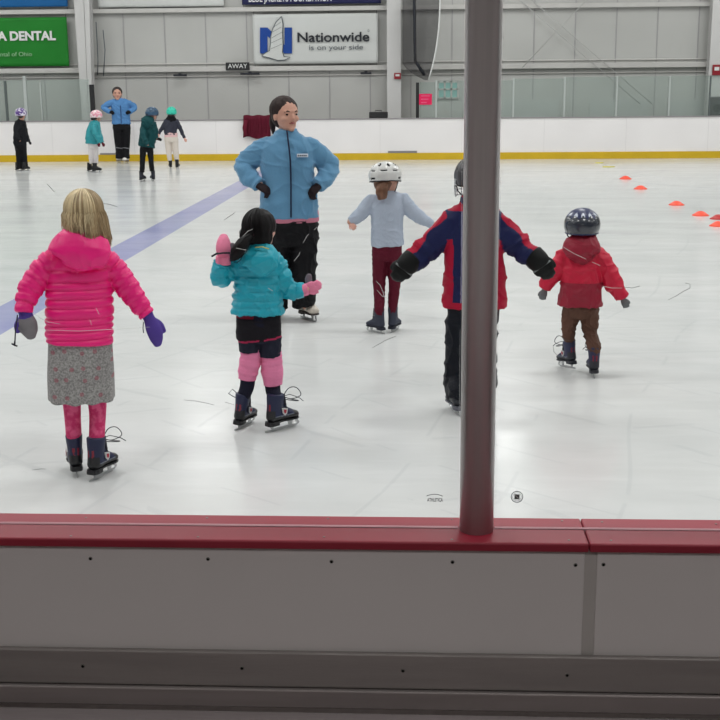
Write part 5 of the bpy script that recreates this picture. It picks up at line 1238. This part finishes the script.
# ================= people by the far boards
def far_person(spec):
    p = Person(*spec['g'], spec['label'], spec.get('group')); k = p.k
    M = face_frame(p.J(*spec['head'][:2]), spec['yaw']); r = spec['head'][2]*k
    B = Body(); head(B, M, r)
    hx, hy = spec['head'][:2]; tx = spec['torso']
    B.tube(p.rows([(hx, hy+2, 1.6, 1.6), (tx[0][0], tx[0][1]+1, 2, 2), (tx[1][0], tx[1][1], tx[1][2]*.7, tx[1][3]*.7), (tx[-1][0], tx[-1][1], tx[-1][2]*.7, tx[-1][3]*.7)]), 't')
    for a in spec['arms']: B.tube(p.rows([(q[0], q[1], q[2]*.45, q[2]*.45, (q[3] if len(q) > 3 else 0)) for q in a]), 'arm')
    for a in spec['legs']: B.tube(p.rows([(q[0], q[1], q[2]*.5, q[2]*.5) for q in a[:-1]]), 'leg')
    B.build('body', SKIN, p.root, .011, 2)
    if spec.get('face'): face_bits(M, r, p.root)
    K = Body(); torso(K, p, [(q[0], q[1], q[2], q[3]) for q in tx], cap=(.5, 0))
    for i, a in enumerate(spec['arms']): arm(K, p, [(q[0], q[1], q[2], q[2], (q[3] if len(q) > 3 else 0)) for q in a], 'arm')
    if spec.get('hood'): K.tube(p.rows(spec['hood']), 'hood')
    K.build(spec.get('topname', 'jacket'), spec['top'], p.root, .011, 2, wrinkle(.010, (6, 6, 10)))
    T_ = Body(); lg = spec['legs']; hp = spec['hips']; T_.tube(p.rows(hp), 'hips', cap=(.2, .4))
    for a in lg: T_.tube(p.rows([(q[0], q[1], q[2], q[2]*1.05) for q in a]), 'leg', cap=(.2, .1))
    T_.build('trousers', spec['bottom'], p.root, .010, 2, wrinkle(.004, (8, 8, 16)), spec.get('legmf'))
    for (x, y, yaw, L) in spec['skates']:
        skate(p, p.lp(x, y), yaw, L*1.08, spec['boot'], bow=0, height=L*.72, simple=True, emblem=False, voxel=.008)
    for (x, y, dx, dy, L) in spec.get('hands', []):
        hand_obj(p, 'glove' if spec.get('gloves') else 'hand', x, y, spec.get('hd', -.02), dx, dy, -.02, L, spec.get('gloves') or SKIN2, thumb=1 if dx < 0 else -1, curl=.5, fat=1.2, voxel=.007)
    if spec.get('helmet'):
        helmet(p, M, r*1.10, *spec['helmet'], squash=.90, strap=True, pattern=spec.get('pat'))
    if spec.get('hair'): hair_cap(p, M, r, spec['hair'], back=.10, up=.08, low=-.3, grow=spec.get('grow', 1.05))
    return p, M, r
def blobs(sd): return lambda x, y, z: 1 if noise.noise(Vector((x*2.6+sd, y*2.6, z*2.6))) > .08 else 0
BB = [BLK, BLK]; WHB = [mat('boot_white', srgb(225, 222, 216), .5), mat('boot_white_sole', srgb(120, 104, 90), .5)]
VENT = mat('vent_dark', srgb(50, 50, 60), .6)
HB_ = mat('hair_dark', srgb(48, 36, 34), .5, vary=.2, vscale=30)
GRP = 'children skating near the far boards'
p, M, r = far_person(dict(g=(122.5, 163.4), label='adult in a blue fleece with hands on hips against the far boards', head=(117.3, 93.8, 6.2), yaw=math.pi, face=True,
    torso=[(118.8, 99.5, 4, 3.2), (119.3, 101.5, 7.6, 4.2), (120.3, 108, 9.0, 5.5), (121, 117, 8.8, 5.5), (121.3, 124, 9.3, 6)],
    arms=[[(113.5, 102.3, 3.2), (108.5, 104.3, 3.1), (103.8, 107.3, 2.7, .02), (106.5, 110, 2.5, -.05), (110.5, 112, 2.3, -.12)], [(125.5, 102.3, 3.2), (130.5, 104.3, 3.1), (134.6, 107.3, 2.7, .02), (132, 110.5, 2.5, -.05), (129.5, 112, 2.3, -.12)]],
    hips=[(121.5, 122.5, 8.6, 5.5), (121.5, 129, 8.8, 5.5)], legs=[[(117.5, 127, 4.6), (118.5, 140, 4.2), (119.2, 150, 3.6), (119.3, 158.3, 3.9)], [(126, 127, 4.6), (126, 140, 4.2), (125.8, 150, 3.6), (126, 158.3, 3.9)]],
    top=mat('fleece_blue_far', srgb(88, 138, 192), .9), bottom=DARK, skates=[(119.3, 163.2, math.pi+.3, .27), (126, 163.4, math.pi-.45, .27)], boot=WHB, hair=HB_, hands=[(109.5, 111.6, 3, 1.5, .14), (130.5, 111.8, -3, 1.2, .14)], gloves=DARK, hd=-.13))
b = MB(); b.tube([p.J(120.5, 105.5, -.155), p.J(121, 114, -.16), p.J(121.3, 123.5, -.165)], .008, 6); b.build('zip', mat('zip_dark_far', srgb(34, 44, 90), .6), p.root)
b = MB()
for xc in (119.1, 125.9): b.tube([p.J(xc+3.9*math.cos(a), 148-.4*math.sin(a*2), 3.9*k_*math.sin(a)) for k_ in (p.k,) for a in np.linspace(0, 2*math.pi, 17)], .010, 5)
b.build('knee_band', mat('band_grey', srgb(120, 120, 125), .5), p.root)
far_person(dict(g=(22, 171), label='child dressed all in black with a purple and white helmet at the left edge', group=None, head=(21.2, 114.5, 5.0), yaw=-.75,
    torso=[(20.5, 119.5, 2.5, 2.3), (20.5, 122, 5, 3.6), (20.2, 130, 6, 4.2), (19.8, 138, 6.4, 4.6), (20.3, 146, 6.4, 5)],
    arms=[[(17.5, 123, 2.6), (15.8, 130, 2.5, -.05), (17.5, 137, 2.1, -.12), (20, 141, 1.7, -.16)], [(23.3, 123, 2.6), (25, 130, 2.4, .05), (27, 137, 2.0, .02), (29, 141.5, 1.6, 0)]],
    hips=[(20.5, 143, 6, 4.6), (20.8, 149, 5.8, 4.4)], legs=[[(18.5, 147, 3.2), (18.8, 156, 2.9), (19, 162, 2.7), (19.2, 168.5, 2.9)], [(23.3, 147, 3.2), (24.3, 156, 2.8), (25, 162, 2.6), (25.5, 168.5, 2.9)]],
    top=mat('black_jacket', srgb(18, 20, 26), .6), bottom=DARK, skates=[(19.3, 171, -.9, .2), (26, 171, -1.0, .2)], boot=BB, helmet=(mat('helmet_purple', srgb(92, 60, 140), .35), mat('helmet_purple_white', srgb(225, 220, 232), .4)), pat=blobs(3), hair=HB_, grow=.98, hands=[(29, 141.5, 1.8, 3, .09)], gloves=DARK))
far_person(dict(g=(93, 172.3), label='child in a pink helmet, teal jacket and white trousers near the far boards', head=(96.6, 116.3, 4.8), yaw=-1.35,
    torso=[(95.5, 120.8, 2.6, 2.5), (95.2, 123, 5, 4), (93.8, 130, 7, 5), (93, 137, 7.4, 5.4), (92.7, 144, 7, 5.2)],
    arms=[[(94, 125, 2.8, -.14), (94.5, 132, 2.8, -.18), (98, 139, 2.3, -.2), (99.6, 143, 1.9, -.2)], [(97, 125, 2.6, .08), (99, 132, 2.5, .1), (101, 138, 2.2, .06), (102.2, 143, 1.8, .02)]],
    hips=[(93, 141, 5.2, 4), (93, 148, 4.8, 4)], legs=[[(91, 146, 2.9), (91, 155, 2.4), (91.3, 163.5, 2.0)], [(95.6, 146, 2.9), (96, 155, 2.4), (96.3, 163.5, 2.0)]],
    top=mat('jacket_teal_far', srgb(42, 150, 160), .45), bottom=mat('trousers_white', srgb(218, 212, 212), .8), skates=[(91.6, 172, -1.1, .21), (97, 172.5, -1.3, .21)], boot=BB, helmet=(mat('helmet_pink', srgb(232, 160, 178), .35), mat('helmet_pink_white', srgb(245, 232, 234), .4)), pat=blobs(8), hair=HB_, grow=.98, hands=[(99.5, 143, -.6, 3.6, .10), (102.3, 143, 1.5, 3, .10)], gloves=mat('glove_maroon', srgb(92, 22, 40), .7), hd=-.19))
far_person(dict(g=(147, 181.5), label='child in a dark green hooded jacket, black leggings and dark blue helmet', head=(152.3, 114.3, 5.6), yaw=-.9,
    torso=[(149.8, 119.5, 3, 2.8), (149.4, 122, 6.4, 4.4), (148.5, 130, 7.8, 5.4), (147.2, 139, 8.2, 6), (146.6, 147, 8.2, 6)],
    arms=[[(144.5, 123.5, 3.0), (143, 132, 3.0, -.14), (145, 140, 2.6, -.2), (148, 145, 2.0, -.22)], [(153.5, 124, 3.0), (155.5, 131, 2.8, .05), (156, 137, 2.4, .0), (157.2, 139, 1.9, -.04)]],
    hood=[(149.5, 118.5, 5, 3.5, -.05), (147.5, 121.5, 6.5, 4, -.10), (146, 125, 5, 3, -.12)],
    hips=[(146.8, 144, 6.4, 5), (146.6, 150, 6.2, 4.8)], legs=[[(143.2, 148, 3.5), (142.5, 160, 2.8), (142, 172, 2.5)], [(150, 148, 3.4), (151, 160, 2.7), (152, 171, 2.4)]],
    top=mat('jacket_dark_green', srgb(12, 68, 72), .6), bottom=DARK, skates=[(142.8, 181.3, -.5, .21), (152.8, 180.8, .25, .21)], boot=[mat('boot_slate', srgb(44, 46, 58), .5), BLK], helmet=(mat('helmet_blue', srgb(52, 84, 112), .3), VENT), hair=mat('hair_auburn', srgb(110, 74, 62), .5), grow=1.0, hands=[(157.5, 139, 2.4, .6, .10), (148.5, 145.5, 1.6, 2.5, .09)], gloves=DARK, hd=-.04))
p, M, r = far_person(dict(g=(174, 168.5), label='child in a mint green helmet, charcoal sweater and cream trousers near the far boards', head=(171.5, 113.2, 4.9), yaw=.1,
    torso=[(171.3, 118.3, 2.6, 2.4), (171, 121, 5.6, 3.6), (170.6, 127, 6.4, 4.2), (170.6, 135, 6.4, 4.4)],
    arms=[[(165.8, 121.5, 2.4), (163, 126.5, 2.2), (160.2, 131, 1.8), (158.9, 134, 1.5)], [(176.3, 121.5, 2.4), (179.8, 127.5, 2.2), (182.5, 133.5, 1.8), (184.4, 138, 1.5)]],
    hips=[(170.9, 133, 6.4, 4.6), (171.2, 141, 6.9, 4.8)], legs=[[(167.9, 139, 3.5), (168.6, 150, 2.9), (170, 160.5, 2.3)], [(174.8, 139, 3.6), (175.5, 150, 3.0), (177, 160.5, 2.4)]],
    top=mat('sweater_charcoal', srgb(58, 60, 72), .8), topname='sweater', bottom=[mat('trousers_cream', srgb(226, 216, 206), .8), mat('trousers_waist_pink', srgb(235, 195, 195), .8)],
    skates=[(170.5, 168.3, .1, .21), (177.7, 168.6, -.25, .21)], boot=BB, helmet=(mat('helmet_mint', srgb(58, 208, 180), .35), mat('helmet_mint_dark', srgb(28, 150, 135), .5)), hair=HB_, grow=1.0, hands=[(158.8, 134, -.5, 3.5, .09), (184.6, 138.5, 1.6, 3.8, .10)],
    legmf=lambda c, nm, a, nn: 1 if c[2] > .70 else 0))
W = Body(); W.tube(p.rows([(171.3, 116.5, 3.6, 3.2), (171.2, 119, 5.4, 3.8), (171, 121.3, 5, 3.6)]), 's'); W.build('scarf', DARK, p.root, .009, 2)
